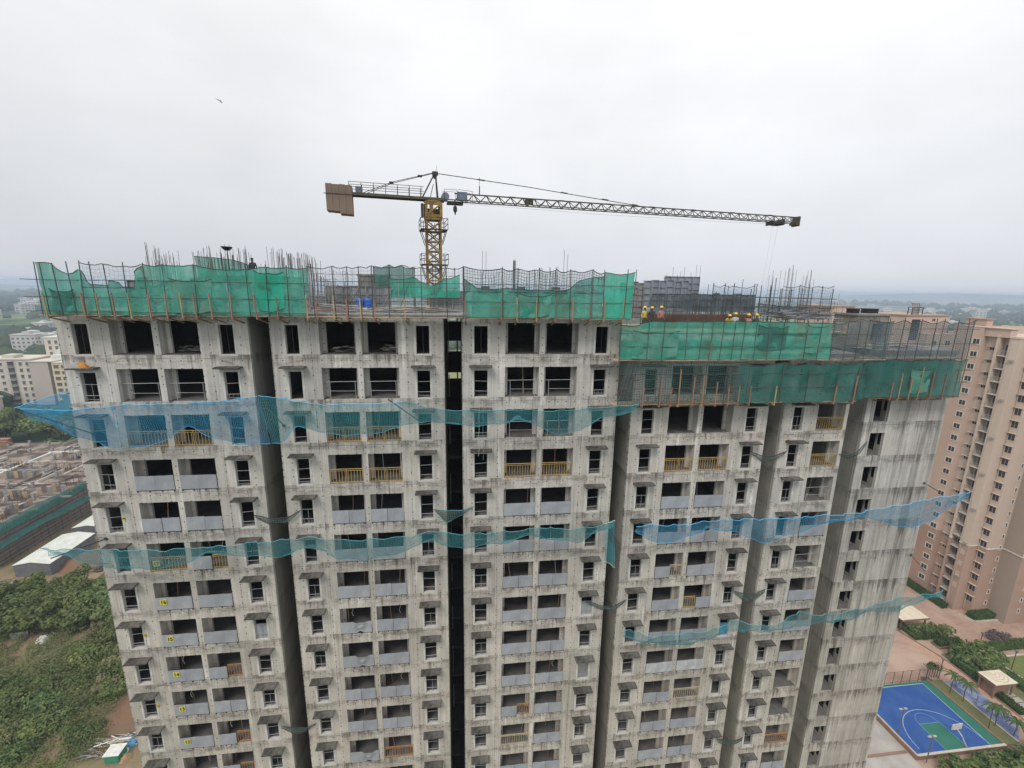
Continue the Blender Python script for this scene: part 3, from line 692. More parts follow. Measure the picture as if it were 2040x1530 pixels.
NETS={
 'n1a':([(-24.7, -2.6, 62.99), (-23.35, -2.6, 63.46), (-21.89, -2.6, 63.97)],
   [(-25.02, -0.3, 61.83), (-24.38, -0.3, 61.97), (-23.75, -0.3, 62.41)]),
 'n1b':([(-24.7, -2.6, 62.99), (-23.46, -2.6, 62.88), (-21.94, -2.6, 62.82), (-20.36, -2.6, 62.97), (-18.63, -2.6, 63.13), (-17.7, -2.6, 63.11), (-14.44, -2.6, 63.18), (-11.8, -2.6, 63.51)],
   [(-24.71, -0.65, 61.83), (-24.19, -0.65, 61.24), (-23.24, -0.65, 60.57), (-22.45, -0.65, 60.29), (-21.24, -0.65, 59.83), (-19.64, -0.65, 59.88), (-18.43, -0.65, 60.25), (-16.98, -0.65, 61.21), (-15.75, -0.65, 60.38), (-14.29, -0.65, 59.93), (-12.15, -0.65, 59.88)]),
 'n1c':([(-11.79, -2.6, 63.57), (-10.52, -2.6, 63.34), (-8.24, -2.6, 62.96), (-5.3, -2.6, 62.91), (-3.24, -2.6, 63.07)],
   [(-12.15, -0.65, 59.88), (-11.47, -0.65, 59.86), (-10.5, -0.65, 61.0), (-10.1, -0.65, 60.99), (-8.94, -0.65, 60.55), (-7.07, -0.65, 60.3), (-5.12, -0.65, 60.46), (-3.53, -0.65, 61.02)]),
 'n1d':([(-3.24, -2.6, 63.07), (-1.05, -2.6, 62.46), (2.75, -2.6, 62.39), (7.0, -2.6, 62.31), (11.8, -2.6, 62.64)],
   [(-3.53, -0.65, 61.02), (-1.8, -0.65, 61.16), (1.23, -0.65, 60.81), (3.37, -0.65, 60.98), (4.06, -0.65, 61.47), (5.12, -0.65, 60.83), (6.85, -0.65, 60.02), (8.29, -0.65, 60.21), (10.06, -0.65, 61.21), (12.29, -0.65, 61.9)]),
 'n2a':([(-24.98, -2.6, 54.32), (-21.81, -2.6, 53.96), (-18.16, -2.6, 53.77), (-15.25, -2.6, 53.81), (-13.15, -2.6, 53.96)],
   [(-25.94, -0.65, 52.9), (-24.37, -0.65, 52.11), (-23.27, -0.65, 51.55), (-21.78, -0.65, 51.34), (-19.63, -0.65, 51.31), (-18.02, -0.65, 51.7), (-16.93, -0.65, 52.39), (-16.2, -0.65, 52.42), (-15.3, -0.65, 51.98), (-14.18, -0.65, 51.88)]),
 'n2b':([(-13.15, -2.6, 53.96), (-10.81, -2.6, 54.08), (-9.74, -2.6, 54.12), (-8.14, -2.6, 53.92), (-6.29, -2.6, 53.75), (-3.65, -2.6, 53.85), (-1.62, -2.6, 54.18)],
   [(-14.18, -0.65, 51.88), (-12.58, -0.65, 51.66), (-11.68, -0.65, 51.8), (-10.75, -0.65, 52.28), (-10.3, -0.65, 52.48), (-9.82, -0.65, 52.22), (-9.29, -0.65, 51.8), (-8.27, -0.65, 51.31), (-6.54, -0.65, 51.04), (-5.08, -0.65, 51.27), (-3.84, -0.65, 51.63), (-2.42, -0.65, 52.38), (-1.75, -0.65, 52.5)]),
 'n2c':([(-1.62, -2.6, 54.11), (-0.86, -2.6, 53.99), (1.04, -2.6, 53.81), (2.98, -2.6, 53.82), (5.8, -2.6, 54.04), (6.94, -2.6, 53.79), (8.64, -2.6, 53.85), (10.2, -2.6, 54.15), (10.77, -2.6, 54.31)],
   [(-1.75, -0.65, 52.38), (-0.94, -0.65, 51.81), (0.14, -0.65, 51.63), (1.91, -0.65, 51.73), (3.75, -0.65, 51.99), (5.04, -0.65, 52.52), (6.25, -0.65, 51.96), (7.46, -0.65, 51.94), (8.16, -0.65, 51.65), (8.74, -0.65, 51.53), (9.3, -0.65, 51.79), (10.0, -0.65, 52.41), (11.41, -0.65, 52.87)]),
 'n2d':([(9.99, -2.6, 54.09), (10.77, -2.6, 54.31)],
   [(10.54, -1.6, 50.5), (11.33, -1.6, 50.03)]),
 'n3a':([(12.31, -2.6, 53.77), (13.52, -2.6, 53.79), (16.5, -2.6, 53.71), (18.65, -2.6, 53.99), (21.87, -2.6, 53.83), (22.87, -2.6, 53.78)],
   [(13.25, -0.65, 52.32), (13.98, -0.65, 51.61), (14.98, -0.65, 51.13), (16.19, -0.65, 51.19), (17.66, -0.65, 51.53), (19.02, -0.65, 52.26), (20.08, -0.65, 51.99), (21.45, -0.65, 51.71), (22.59, -0.65, 51.12), (23.72, -0.65, 50.62), (24.78, -0.65, 50.74)]),
 'n3b':([(22.87, -2.6, 53.78), (24.82, -2.6, 53.84), (28.9, -2.6, 53.93), (30.05, -2.6, 54.03), (35.33, -2.6, 54.78), (38.89, -2.6, 55.25)],
   [(24.78, -0.65, 50.74), (25.8, -0.65, 51.16), (27.86, -0.65, 51.62), (29.2, -0.65, 52.25), (32.26, -0.65, 52.54), (33.79, -0.65, 52.15), (35.21, -0.65, 51.5), (37.12, -0.65, 51.26), (38.86, -0.65, 51.85), (39.81, -0.65, 52.75), (41.38, -0.65, 54.03)]),
 'n4a':([(11.99, -2.6, 45.24), (12.33, -2.6, 45.38), (13.83, -2.6, 44.69), (15.34, -2.6, 44.55), (17.7, -2.6, 44.6), (19.58, -2.6, 44.88), (20.47, -2.6, 45.38), (21.27, -2.6, 45.23)],
   [(12.88, -0.65, 43.01), (13.95, -0.65, 42.63), (15.99, -0.65, 42.06), (17.21, -0.65, 41.76), (19.08, -0.65, 41.78), (21.05, -0.65, 42.56), (22.04, -0.65, 42.71), (22.89, -0.65, 42.68)]),
 'n4b':([(21.27, -2.6, 45.23), (23.51, -2.6, 44.72), (24.98, -2.6, 44.77), (26.04, -2.6, 45.9), (27.4, -2.6, 45.43), (28.95, -2.6, 45.21), (30.78, -2.6, 45.52), (35.03, -2.6, 46.32), (38.93, -2.6, 46.62)],
   [(22.89, -0.65, 42.68), (25.26, -0.65, 42.43), (26.84, -0.65, 42.48), (28.96, -0.65, 42.74), (30.65, -0.65, 42.89), (32.77, -0.65, 42.9), (34.94, -0.65, 43.71), (36.28, -0.65, 43.25), (37.65, -0.65, 43.44), (38.93, -0.65, 44.03), (41.31, -0.65, 44.79)]),
 'g12a':([(-13.86, -0.3, 54.7), (-12.89, -0.3, 54.36), (-11.65, -0.3, 54.41), (-10.82, -0.3, 54.93)],
   [(-13.9, -0.1, 54.45), (-13.01, -0.1, 53.84), (-11.86, -0.1, 53.93), (-10.97, -0.1, 54.68)]),
 'g23a':([(-1.83, -0.3, 54.58), (-0.91, -0.3, 54.38), (0.2, -0.3, 54.37), (1.02, -0.3, 54.64)],
   [(-1.7, -0.1, 54.31), (-1.0, -0.1, 53.33), (0.2, -0.1, 53.91), (0.96, -0.1, 54.46)]),
 'g34a':([(9.68, -0.3, 46.27), (10.93, -0.3, 45.68), (12.13, -0.3, 45.58), (13.04, -0.3, 46.1)],
   [(9.84, -0.1, 45.92), (11.11, -0.1, 45.14), (12.23, -0.1, 45.1), (13.06, -0.1, 45.76)]),
 'g45a':([(21.99, -0.3, 58.18), (23.12, -0.3, 57.74), (23.99, -0.3, 57.75), (24.94, -0.3, 58.13)],
   [(22.34, -0.1, 57.85), (23.35, -0.1, 57.16), (24.12, -0.1, 57.3), (24.96, -0.1, 57.89)]),
 'g45b':([(22.13, -0.3, 46.19), (23.06, -0.3, 45.85), (24.09, -0.3, 45.77), (24.93, -0.3, 46.13)],
   [(22.45, -0.1, 45.79), (23.3, -0.1, 45.01), (24.32, -0.1, 45.13), (25.05, -0.1, 45.69)]),
 'g45c':([(22.42, -0.3, 31.29), (23.26, -0.3, 31.01), (24.47, -0.3, 30.91), (24.93, -0.3, 31.07)],
   [(22.71, -0.1, 30.68), (23.64, -0.1, 30.11), (24.58, -0.1, 30.32), (25.03, -0.1, 30.6)]),
 'g12b':([(-13.65, -0.3, 37.18), (-12.77, -0.3, 36.88), (-11.86, -0.3, 36.76), (-11.1, -0.3, 37.14)],
   [(-13.7, -0.1, 36.67), (-12.9, -0.1, 36.09), (-12.04, -0.1, 36.17), (-11.26, -0.1, 36.74)]),
 'g56a':([(29.47, -0.3, 57.75), (30.28, -0.3, 57.6), (31.09, -0.3, 57.91), (31.67, -0.3, 58.72)],
   [(29.78, -0.1, 57.54), (30.53, -0.1, 57.26), (31.35, -0.1, 57.57), (31.92, -0.1, 58.48)]),
}

LBL={'n1a':('safety_net','blue net corner wrapping the left edge of the tower','net_blue','rope_blue'),
'n1b':('safety_net','blue catch net across the far-left block under the second storey','net_blue','rope_blue'),
'n1c':('safety_net','blue catch net across the second block with an arched gap over a window','net_blue2','rope_blue'),
'n1d':('safety_net','blue catch net crossing the dark slot towards the right step','net_blue2','rope_teal'),
'n2a':('safety_net','faded teal catch net across the far-left block at sign 17','net_blue2','rope_teal'),
'n2b':('safety_net','faded teal catch net across the second block, middle height','net_blue2','rope_teal'),
'n2c':('safety_net','faded teal catch net right of the dark slot, middle height','net_blue2','rope_teal'),
'n2d':('safety_net','narrow teal net panel hanging straight down in the right-hand slot','net_blue2','rope_white'),
'n3a':('safety_net','bright blue catch net across the block right of the step','net_blue','rope_blue'),
'n3b':('safety_net','bright blue catch net reaching past the blank end wall','net_blue','rope_blue'),
'n4a':('safety_net','lowest teal catch net on the right, over four balconies','net_blue2','rope_teal'),
'n4b':('safety_net','lowest teal catch net reaching past the blank end wall','net_blue2','rope_teal'),
'g12a':('gap_net','small drooping net across the left slot above the teal net','net_gap','rope_dark'),
'g23a':('gap_net','small drooping net across the dark central slot','net_gap','rope_teal'),
'g34a':('gap_net','small drooping net across the slot below the hanging teal panel','net_gap','rope_dark'),
'g45a':('gap_net','small drooping net high in the slot with the yellow railings beside','net_gap','rope_dark'),
'g45b':('gap_net','small drooping net in the slot just above the lowest teal net','net_gap','rope_dark'),
'g45c':('gap_net','small drooping net at the bottom of the slot on the right','net_gap','rope_dark'),
'g12b':('gap_net','small drooping net at the bottom of the left slot','net_gap','rope_dark'),
'g56a':('gap_net','thin drooping net beside the blank end wall near its top','net_gap','rope_dark')}
for i,(k,(a,b)) in enumerate(NETS.items()):
    nm,lb,mt,rp=LBL[k]
    sg=.35 if nm=='safety_net' and k not in('n2d','n1a') else .08
    net(nm,lb,'net',a,b,mt,rows=8,sag=sg,ripple=.09 if nm=='safety_net' else .03,rope=rp,seed=40+i,group='blue and teal catch nets on the tower' if nm=='safety_net' else 'small nets across the slots')
# outrigger poles that hold the catch nets out from the wall
for i,(lb,tip,foot) in enumerate((('outrigger pole holding the tip of the upper blue net',(-24.7,-2.6,62.99),(-22.9,-.05,60.6)),
 ('outrigger pole under the upper blue net between the second and third block',(-4.3,-2.5,63.2),(-2.5,-.05,60.9)),
 ('outrigger pole holding the left tip of the middle teal net',(-24.6,-2.6,53.6),(-23.4,-.05,53.3)),
 ('outrigger pole holding the right tip of the bright blue net',(37.5,-1.5,54.9),(40.2,1.7,54.0)),
 ('outrigger pole holding the right tip of the lowest teal net',(38.0,-1.5,47.8),(40.5,1.7,47.0)),
 ('outrigger pole at the peak of the upper blue net beside the left slot',(-11.8,-2.6,63.5),(-11.5,-.05,60.9)))):
    t=thing('outrigger_pole',lb,'pole',*foot,group='outrigger poles of the catch nets')
    q=MB(); q.tube([(0,0,0),tuple(Vector(tip)-Vector(foot))],.035,6); q.build('tube','pole_dark',t)
    q=MB(); q.box(-.08,.08,-.02,.03,-.08,.08); q.build('foot_plate','dark_steel',t)
# ropes that tie the nets back
for i,(u,z0,z1) in enumerate(((-18.1,63.0,60.3),(-17.9,63.0,60.6),(-15.6,62.6,59.9),(1.35,62.6,58.6),(1.65,62.4,58.3),(12.1,54.0,49.4),(17.1,54.0,52.5),(24.1,53.6,50.2),(9.1,53.6,51.6),(11.9,48.2,45.8))):
    q=MB(); rr=random.Random(i); q.tube([(u+rr.uniform(-.05,.05),-1.6+.12*k,z0+(z1-z0)*k/8) for k in range(9)],.014,4)
    q.v=[(x-u,y+1.6,z-z1) for x,y,z in q.v]
    t=q.build('tie_rope','rope_white' if i%2 else 'rope_teal'); put(t,u,-1.6,z1)
    tag(t,('pale','teal')[i%2==0]+' tie rope hanging from a catch net '+('by the far-left balconies','by the far-left balconies','over a far-left balcony','across a window right of the dark slot','across a window right of the dark slot','beside the hanging teal panel','over the balconies right of the step','in the narrow right-hand slot','above a window left of the step','under the small slot net')[i],'rope','tie ropes of the catch nets')

# ================================================================== WORK ON THE DECKS
def bars(name,label,u,v,z,pts,mt='rebar',group='bundles of upright rebar',rings=None,r=.0145):
    """upright reinforcement rods standing out of freshly cast walls: one bundle is one thing"""
    t=thing(name,label,'rebar',u,v,z,group=group)
    q=MB()
    for x,y,h,lx,ly in pts: q.tube([(x,y,0),(x+lx*.2,y+ly*.2,h*.6),(x+lx*.6,y+ly,h)],r,4)
    q.build('bar',mt,t)
    if rings:
        q=MB(); w,d,zs=rings
        for z1 in zs:
            q.tube([(-w,-d,z1),(w,-d,z1),(w,d,z1),(-w,d,z1),(-w,-d,z1)],.012,4)
        q.build('stirrup',mt,t)
    return t
def spread(w,n,h0,h1,slope=0,seed=1,d=.5):
    rr=random.Random(seed); o=[]
    for i in range(n):
        x=w*i/max(n-1,1)+rr.uniform(-.08,.08); o.append((x,rr.uniform(-d,d),rr.uniform(h0,h1)+slope*x/w,rr.uniform(-.12,.12),rr.uniform(-.1,.1)))
    return o
D1=68.25; D2=65.62
bars('rebar_bundle','tall bare rebar bundle nearest the left end of the roof',-21.4,5,D1,spread(2.0,40,3.3,4.6,-.6,1))
bars('rebar_bundle','long row of rebar behind the green net beside the dark lamp',-18.3,5,D1,spread(3.7,60,3.4,4.5,0,2))
bars('rebar_bundle','dense rebar comb sloping down left of the crane',-13.2,5,D1,spread(3.1,58,3.8,4.45,-.5,3))
bars('rebar_bundle','short rebar stubs between the comb and the person on the roof',-14.5,5,D1,spread(1.2,8,2.9,3.5,0,33))
bars('rebar_bundle','short rebar stubs beside the grey stair box',-9.9,7,D1,spread(4.0,14,2.2,3.1,0,4))
bars('rebar_bundle','twin tall bars above the green strip right of the slot',1.85,4,D1,[(0,0,4.4,0,0),(.25,0,4.4,.02,0),(-.05,.2,2.9,0,0),(.5,.1,2.6,0,0),(.9,.2,2.7,0,0),(1.2,0,2.9,0,0),(1.5,.1,2.9,0,0),(.7,0,2.5,0,0)])
bars('rebar_bundle','thick dark bundle of bars sticking up mid right of the slot',4.2,4,D1,[(i*.03-.08,(i%3)*.05,3.75+.1*(i%2),.02,0) for i in range(7)])
bars('rebar_bundle','low fan of rebar right of the thick dark bundle',5.2,4,D1,spread(2.3,18,2.5,3.2,.4,6))
bars('rebar_bundle','two very tall thin bars near the bright green net',7.95,4,D1,[(0,0,4.6,.03,0),(.26,0,4.3,.05,0),(-.4,.2,3.4,0,0),(-.7,.1,3.1,0,0),(-1.0,.1,3.3,0,0)])
bars('rebar_bundle','row of rebar ends just above the bright green net',9.6,2,D1,spread(1.8,11,2.5,2.75,0,8,.1))
bars('rebar_bundle','short rebar above the blue-grey formwork',18.6,9.5,67.1,spread(3.4,10,4.2,5.4,0,9))
for i,(u,h,lb) in enumerate(((25.95,4.9,'left of three caged rebar columns by the crane hook'),(27.35,5.4,'tallest, middle caged rebar column by the crane hook'),(29.0,4.9,'right of three caged rebar columns by the crane hook'))):
    rr=random.Random(60+i)
    pts=[(sx_*.30 if k!=1 else sx_*.02,sy_*.25,h+rr.uniform(-.5,.4),rr.uniform(-.05,.05),0) for sx_ in(-1,1) for sy_ in(-1,1) for k in(0,1)]
    bars('rebar_column',lb,u,5,66.6,pts,group='caged rebar columns',rings=(.31,.26,[.6+.3*k for k in range(11)]))
def panels(name,label,u,v,z,n,w,h,mt,rz=0,step=None,group=None,thick=.07):
    """formwork wall: separate ribbed panels side by side"""
    t=thing(name,label,'formwork',u,v,z,group=group,rz=rz)
    cache={}
    for i in range(n):
        hh=h+(step[i%len(step)] if step else 0); k=round(hh,2)
        if k not in cache:
            q=MB(); q.box(0,w-.02,0,.05,0,hh)
            nr=max(3,int(hh/.45))
            for j in range(nr+1): q.box(.01,w-.03,-thick,-.001,max(0,hh*j/nr-.04),min(hh,hh*j/nr+.03))
            for x in (0.0,w-.06): q.box(x,x+.04,-thick-.02,-.002,.0,hh)
            cache[k]=q.mesh('panel',mt)
        obj('panel',cache[k],t,loc=(i*w,R.uniform(-.03,.03),0))
    return t
panels('formwork_wall','grey formwork wall half hidden by the far-left green net',-20.5,1.4,D1,9,.62,1.9,'form_grey',step=(0,.2,-.3,0,.1),group='formwork on the high roof')
panels('formwork_wall','grey formwork wall behind the long stained green net',-14.6,1.5,D1,8,.62,2.1,'form_grey',step=(0,-.2,.1),group='formwork on the high roof')
panels('formwork_wall','low grey formwork wall behind the blue barrels',-9.85,6,D1,8,.60,1.72,'form_grey',step=(0,.04),group='formwork on the high roof')
panels('formwork_wall','low grey formwork wall right of the crane mast',-2.2,6.5,D1,5,.60,1.5,'form_grey',group='formwork on the high roof')
panels('formwork_wall','formwork wall behind the low green strip',1.0,1.6,D1,13,.62,1.6,'form_grey',step=(0,.3,.1,-.2),group='formwork on the high roof')
panels('formwork_wall','tall blue-grey steel formwork wall, highest on the right roof',14.9,5.4,68.75,6,.64,2.1,'form_steel',step=(-.05,0,-.03,.04),group='blue-grey formwork on the right roof')
panels('formwork_wall','blue-grey steel formwork block with a flat top edge',17.0,6.2,68.6,5,.62,2.6,'form_steel',group='blue-grey formwork on the right roof')
panels('formwork_wall','low blue-grey formwork wall behind the yellow helmets',18.2,5.0,68.45,10,.62,1.35,'form_steel',step=(0,.1,0),group='blue-grey formwork on the right roof')
panels('formwork_wall','pale formwork edge beside the bright green net',12.9,5.2,67.8,4,.5,2.8,'form_grey',step=(0,-.4,.1),group='blue-grey formwork on the right roof')
for nm_,lb,u0,u1,v,z0,z1,st in (('scaffold','dense access scaffold in front of the blue-grey formwork',14.6,24.2,4.75,67.0,70.6,.72),('scaffold','access scaffold on the far side of the middle roof',-10.6,-.2,5.6,68.25,70.4,.85),('scaffold','short access scaffold left of the blue-grey formwork',12.2,14.4,4.6,67.0,70.2,.55)):
    t=thing(nm_,lb,'scaffold',u0,v,z0); x=0
    while x<u1-u0:
        q=MB(); q.tube([(x,0,0),(x+R.uniform(-.06,.06),0,z1-z0+R.uniform(-1.2,.45))],.022,5); q.build('pole','pole_dark' if R.random()<.8 else 'galv_rod',t); x+=st*R.uniform(.6,1.3)
    for k in range(3):
        q=MB(); q.tube([(-.2,.03,.9+k*.85),(u1-u0+.2,.03,.9+k*.85+R.uniform(-.08,.08))],.02,5); q.build('ledger','pole_dark',t)
    for k in range(5):
        x=R.uniform(0,u1-u0-1.5); q=MB(); q.tube([(x,-.03,.1),(x+R.uniform(.6,1.6),-.03,R.uniform(1.6,2.6))],.02,5); q.build('brace','galv_rod' if k%2 else 'pole_dark',t)
# a heap of props and frames
def heap(name,label,cat,u,v,z,n,l,w,h,mt,seed,rod=True,group=None):
    t=thing(name,label,cat,u,v,z,group=group); rr=random.Random(seed)
    for k in range(n):
        q=MB(); a=rr.gauss(0,.22); x=rr.uniform(-w/2,w/2); y=rr.uniform(-.7,.7); zz=h*rr.random()*(1-abs(x)/w*1.2)
        L_=l*rr.uniform(.6,1.1)
        d=Vector((math.cos(a),math.sin(a),rr.uniform(-.06,.06)))*L_/2; c=Vector((x,y,zz+.05))
        if rod: q.tube([c-d,c+d],.03,5)
        else: q.bar(c-d,c+d,rr.uniform(.10,.22),.045)
        q.build('prop' if rod else 'board',mt if isinstance(mt,str) else mt[k%len(mt)],t)
    return t
for lb,u,v,z,w,n,h0,h1 in (('thin bars standing in front of the tall formwork',15.2,4.4,67.2,3.6,22,1.6,3.6),('thin bars standing in front of the flat formwork block',18.8,4.4,67.2,5.2,40,1.2,2.9),('thin bars between the formwork and the scaffold cage',24.2,4.6,67.2,1.6,14,1.2,2.7),('thin bars at the right end of the scaffold cage',29.8,4.4,67.2,2.2,16,.8,2.9)):
    bars('rebar_bundle',lb,u,v,z,spread(w,n,h0,h1,0,int(u*10)))
heap('prop_heap','dark tangle of props and boards right of the yellow helmets','props',25.0,3.4,67.0,40,2.2,2.6,.9,('dark_steel','pole_dark','form_steel','timber','rebar_rust'),61)
heap('board_heap','boards and frames lying under the scaffold cage at the right','boards',30.2,3.0,66.9,30,1.8,2.6,.8,('form_steel','timber','tarp_white','pole_dark'),62,False)
heap('prop_heap','props lying before the blue-grey formwork','props',18.0,3.9,67.2,30,2.2,5.5,.5,('galv_rod','pole_dark','prop_rust'),63)
# stair box and its parapet
t=thing('stair_box','grey stair box rising behind the clear mesh','stair box',-7.75,7.2,D1)
q=MB(); q.box(0,2.2,0,2.0,0,2.55); q.build('wall','slab_concrete',t); q=MB(); q.box(-.06,2.26,-.06,2.06,2.553,2.68); q.build('roof','slab_concrete',t)
# rear nets
net('debris_net','dark green net on poles behind the stair box','net',droop([(-6.4,6.5,71.45),(-5.2,6.5,71.65),(-4.2,6.5,71.6),(-3.4,6.5,71.5)],.18),line((-6.4,-3.4),6.5,69.4),'net_teal',rope='rope_dark',seed=21)
net('debris_net','light green net slung low in front of the crane mast','net',droop([(-5.2,6,70.6),(-3.3,6,70.75),(-1.9,6,70.1),(-1.0,6,70.7),(.2,6,71.0)],.14),line((-5.2,.2),6,69.2),'net_bright',rope='rope_dark',seed=22)
net('debris_net','small green net panel peeking above the long stained net','net',[(-18.6,5.6,71.9),(-17,5.6,71.8),(-15.8,5.6,71.65),(-14.8,5.6,71.3)],line((-18.6,-14.8),5.6,70.2),'net_green',rope='rope_dark',seed=23)
us_=[-6.4,-5.2,-3.4,-3.3,-1.9,-.2]
t=thing('net_posts','posts that carry the rear nets by the crane mast','posts',-6.4,6.55,D1)
for u in us_:
    q=MB(); q.tube([(u+6.4,0,0),(u+6.4,0,3.3)],.035,6); q.build('pole','pole_dark',t)
heap('prop_heap','heap of steel props at the left of the clear mesh','props',-8.0,2.2,D1,34,2.4,2.2,.5,('galv_rod','form_grey','prop_rust'),1)
heap('prop_heap','spread of grey props and boards below the crane mast','props',-3.0,2.4,D1,44,2.6,5.0,.35,('galv_rod','form_grey','timber','dark_steel'),2)
heap('board_heap','loose shuttering boards on the middle roof','boards',-6.0,3.4,D1,26,1.8,5.0,.3,('tarp_white','timber','form_grey'),3,False)
heap('board_heap','shuttering boards under the grey far right net','boards',34.5,3.0,D2,26,2.0,6.0,.5,('tarp_white','timber','form_grey'),5,False)
heap('prop_heap','dark stack of props beside the caged rebar columns','props',27.6,4.0,67.9,46,3.2,4.2,.75,('dark_steel','pole_dark','form_steel','galv_rod'),6)
heap('board_heap','pale boards leaning at the left end of the clear mesh','boards',-10.4,5.4,D1,14,1.6,1.0,1.2,('form_grey','timber'),7,False)
# vertical stack of frames left of the clear mesh
t=thing('frame_stack','upright stack of steel frames beside the green net end','frames',-10.3,4.6,D1)
for k in range(7):
    q=MB(); x=k*.24
    q.tube([(x,0,0),(x+.08,0,2.6-.12*k)],.03,5); q.tube([(x,.6,0),(x+.08,.6,2.6-.12*k)],.03,5)
    for j in range(5): q.tube([(x+.02*j,0,.4+j*.45),(x+.02*j,.6,.4+j*.45)],.02,4)
    q.build('frame','galv_rod' if k%2 else 'form_grey',t)
def barrel(u,v,z,lb,mt='plastic_blue'):
    t=thing('barrel',lb,'barrel',u,v,z,group='plastic barrels')
    q=MB(); q.lathe([(.25,0),(.29,.05),(.30,.3),(.285,.33),(.30,.36),(.30,.58),(.285,.61),(.30,.64),(.28,.84),(.2,.9)],12); q.build('barrel_body',mt,t,True)
    q=MB(); q.lathe([(.06,.905),(.06,.95)],8,(.1,0,0)); q.build('cap','plastic_black',t)
barrel(-7.12,4.5,D1-.0,'blue plastic barrel on the middle roof, the left of two'); barrel(-6.55,4.6,D1,'blue plastic barrel on the middle roof, the right of two')
# lamp on a pole
t=thing('site_lamp','black floodlight bowl on a thin pole above the rebar','lamp',-16.1,5,D1)
q=MB(); q.tube([(0,0,0),(0,0,4.05)],.03,5); q.build('pole','pole_dark',t)
q=MB(); q.lathe([(.02,4.05),(.16,4.07),(.32,4.22),(.36,4.32),(.33,4.33),(.1,4.18)],10); q.box(-.40,-.2,-.03,.03,4.28,4.36); q.build('lamp_shade','plastic_black',t)
# lower right deck: working platform, rust red mats, scaffold cage
t=thing('work_platform','shuttering platform where the helmeted workers stand','platform',12.6,1.2,D2)
for k in range(14):
    q=MB(); q.box(k*1.24,k*1.24+1.21,0,7.0,1.44,1.50); q.build('plank','timber',t)
for k in range(9):
    q=MB(); q.tube([(k*2+.4,.4,0),(k*2+.4,.4,1.44)],.035,5); q.build('prop','prop_rust',t)
mat('deck_brown',(.13,.085,.065),(.09,.06,.05),1.2)
t=thing('rebar_mat','rust red wall reinforcement mat behind the workers','rebar',14.6,4.2,67.12)
q=MB()
for k in range(74): q.tube([(k*.13,R.uniform(-.15,.15),0),(k*.13+R.uniform(-.05,.05),R.uniform(-.15,.15),1.25+R.uniform(-.15,.2))],.02,4)
q.build('bar','rebar_rust',t,kind='stuff')
q=MB()
for k in range(7): q.tube([(0,0,.15+k*.17),(9.6,0,.15+k*.17-.08)],.018,4)
q.build('tie_bar','rebar_rust',t)
q=MB(); q.box(.3,9.4,.35,.40,0,1.05); q.build('backing_board','deck_brown',t)
t=thing('scaffold_cage','open scaffold cage round the caged rebar columns','scaffold',24.6,4.6,66.2)
for iu in range(8):
    for iv in (0,2.6):
        q=MB(); q.tube([(iu*.92,iv,0),(iu*.92+R.uniform(-.05,.05),iv,4.3+R.uniform(-.3,.35)-(iu==0)*.6)],.035,5); q.build('pole','pole_dark',t)
for z in (2.6,3.4):
    for iv in (0,2.6):
        q=MB(); q.tube([(-.5,iv,z),(6.9,iv,z-.05)],.03,5); q.build('ledger','pole_dark',t)
net('debris_net','clear mesh on the scaffold cage round the rebar columns','net',droop([(26.6,4.5,70.5),(28,4.5,70.6),(29.6,4.5,70.55),(31.1,4.5,70.6)],.15),line((26.6,31.1),4.5,68.6),'net_mesh',rope='rope_dark',seed=31)
net('debris_net','dark blue-grey net sagging round the foot of the rebar columns','net',[(24.4,4.3,69.1),(26,4.3,68.9),(28,4.3,68.9),(31,4.3,68.8)],[(24.4,4.3,68.2),(27,4.3,67.9),(31,4.3,68.0)],'net_grey',rope='rope_dark',seed=32,ripple=.1)
net('debris_net','clear mesh on posts right of the flat formwork block','net',droop([(20.6,4.9,70.5),(21.6,4.9,70.6),(22.4,4.9,70.5),(24.2,4.9,70.5)],.2),line((20.6,24.2),4.9,69.4),'net_mesh',rope='rope_dark',seed=33)
net('debris_net','blue-grey net hanging in front of the low formwork','net',line((15.3,24.2),4.6,69.75),line((15.3,24.3),4.6,68.4),'net_grey',rope='rope_dark',seed=34)
t=thing('net_posts','thin posts with mesh right of the flat formwork block','posts',20.6,4.95,67.1)
for u in (0,1.0,1.8,3.6,3.8):
    q=MB(); q.tube([(u,0,0),(u+.05,0,3.6)],.035,5); q.build('pole','pole_dark',t)
for k,(u,w,h,lb) in enumerate(((25.7,1.6,1.1,'short cast wall stub under the scaffold cage, with a dark gap at its right'),(28.0,1.0,1.15,'middle cast wall stub under the scaffold cage'),(29.7,1.9,1.1,'rightmost cast wall stub under the scaffold cage'))):
    t=thing('wall_stub',lb,'wall',u,2.2,66.65,group='cast wall stubs'); q=MB(); q.box(0,w,0,.3,0,h); q.build('wall','slab_concrete',t); q=MB(); q.box(w*.3,w*.55,-.06,-.003,.2,h*.8); q.build('form_board','timber',t)
# stair core on the end block
t=thing('stair_core','grey lift core under the far right net with a dark opening','stair core',33.4,4.2,D2)
q=MB(); q.box(0,1.5,0,2.4,0,2.62); q.box(1.5,2.5,0,2.4,1.95,2.62); q.box(2.5,3.0,0,2.4,0,2.62); q.box(1.5,2.5,2.0,2.4,0,1.95); q.build('wall','side_concrete',t)
q=MB(); q.box(-.1,3.1,-.1,2.5,2.624,2.78); q.build('roof','slab_concrete',t)
for k,(x,w) in enumerate(((.05,.6),(1.45,1.0))):
    t=thing('roof_tank',('small','larger')[k]+' black box tank on the lift core','tank',33.4+x,4.8,D2+2.785,group='black tanks on the lift core')
    q=MB(); q.box(0,w,0,.7,0,.34); q.build('tank_body','plastic_black',t); q=MB(); q.box(-.04,w+.04,-.04,.74,.342,.40); q.build('lid','dark_steel',t)
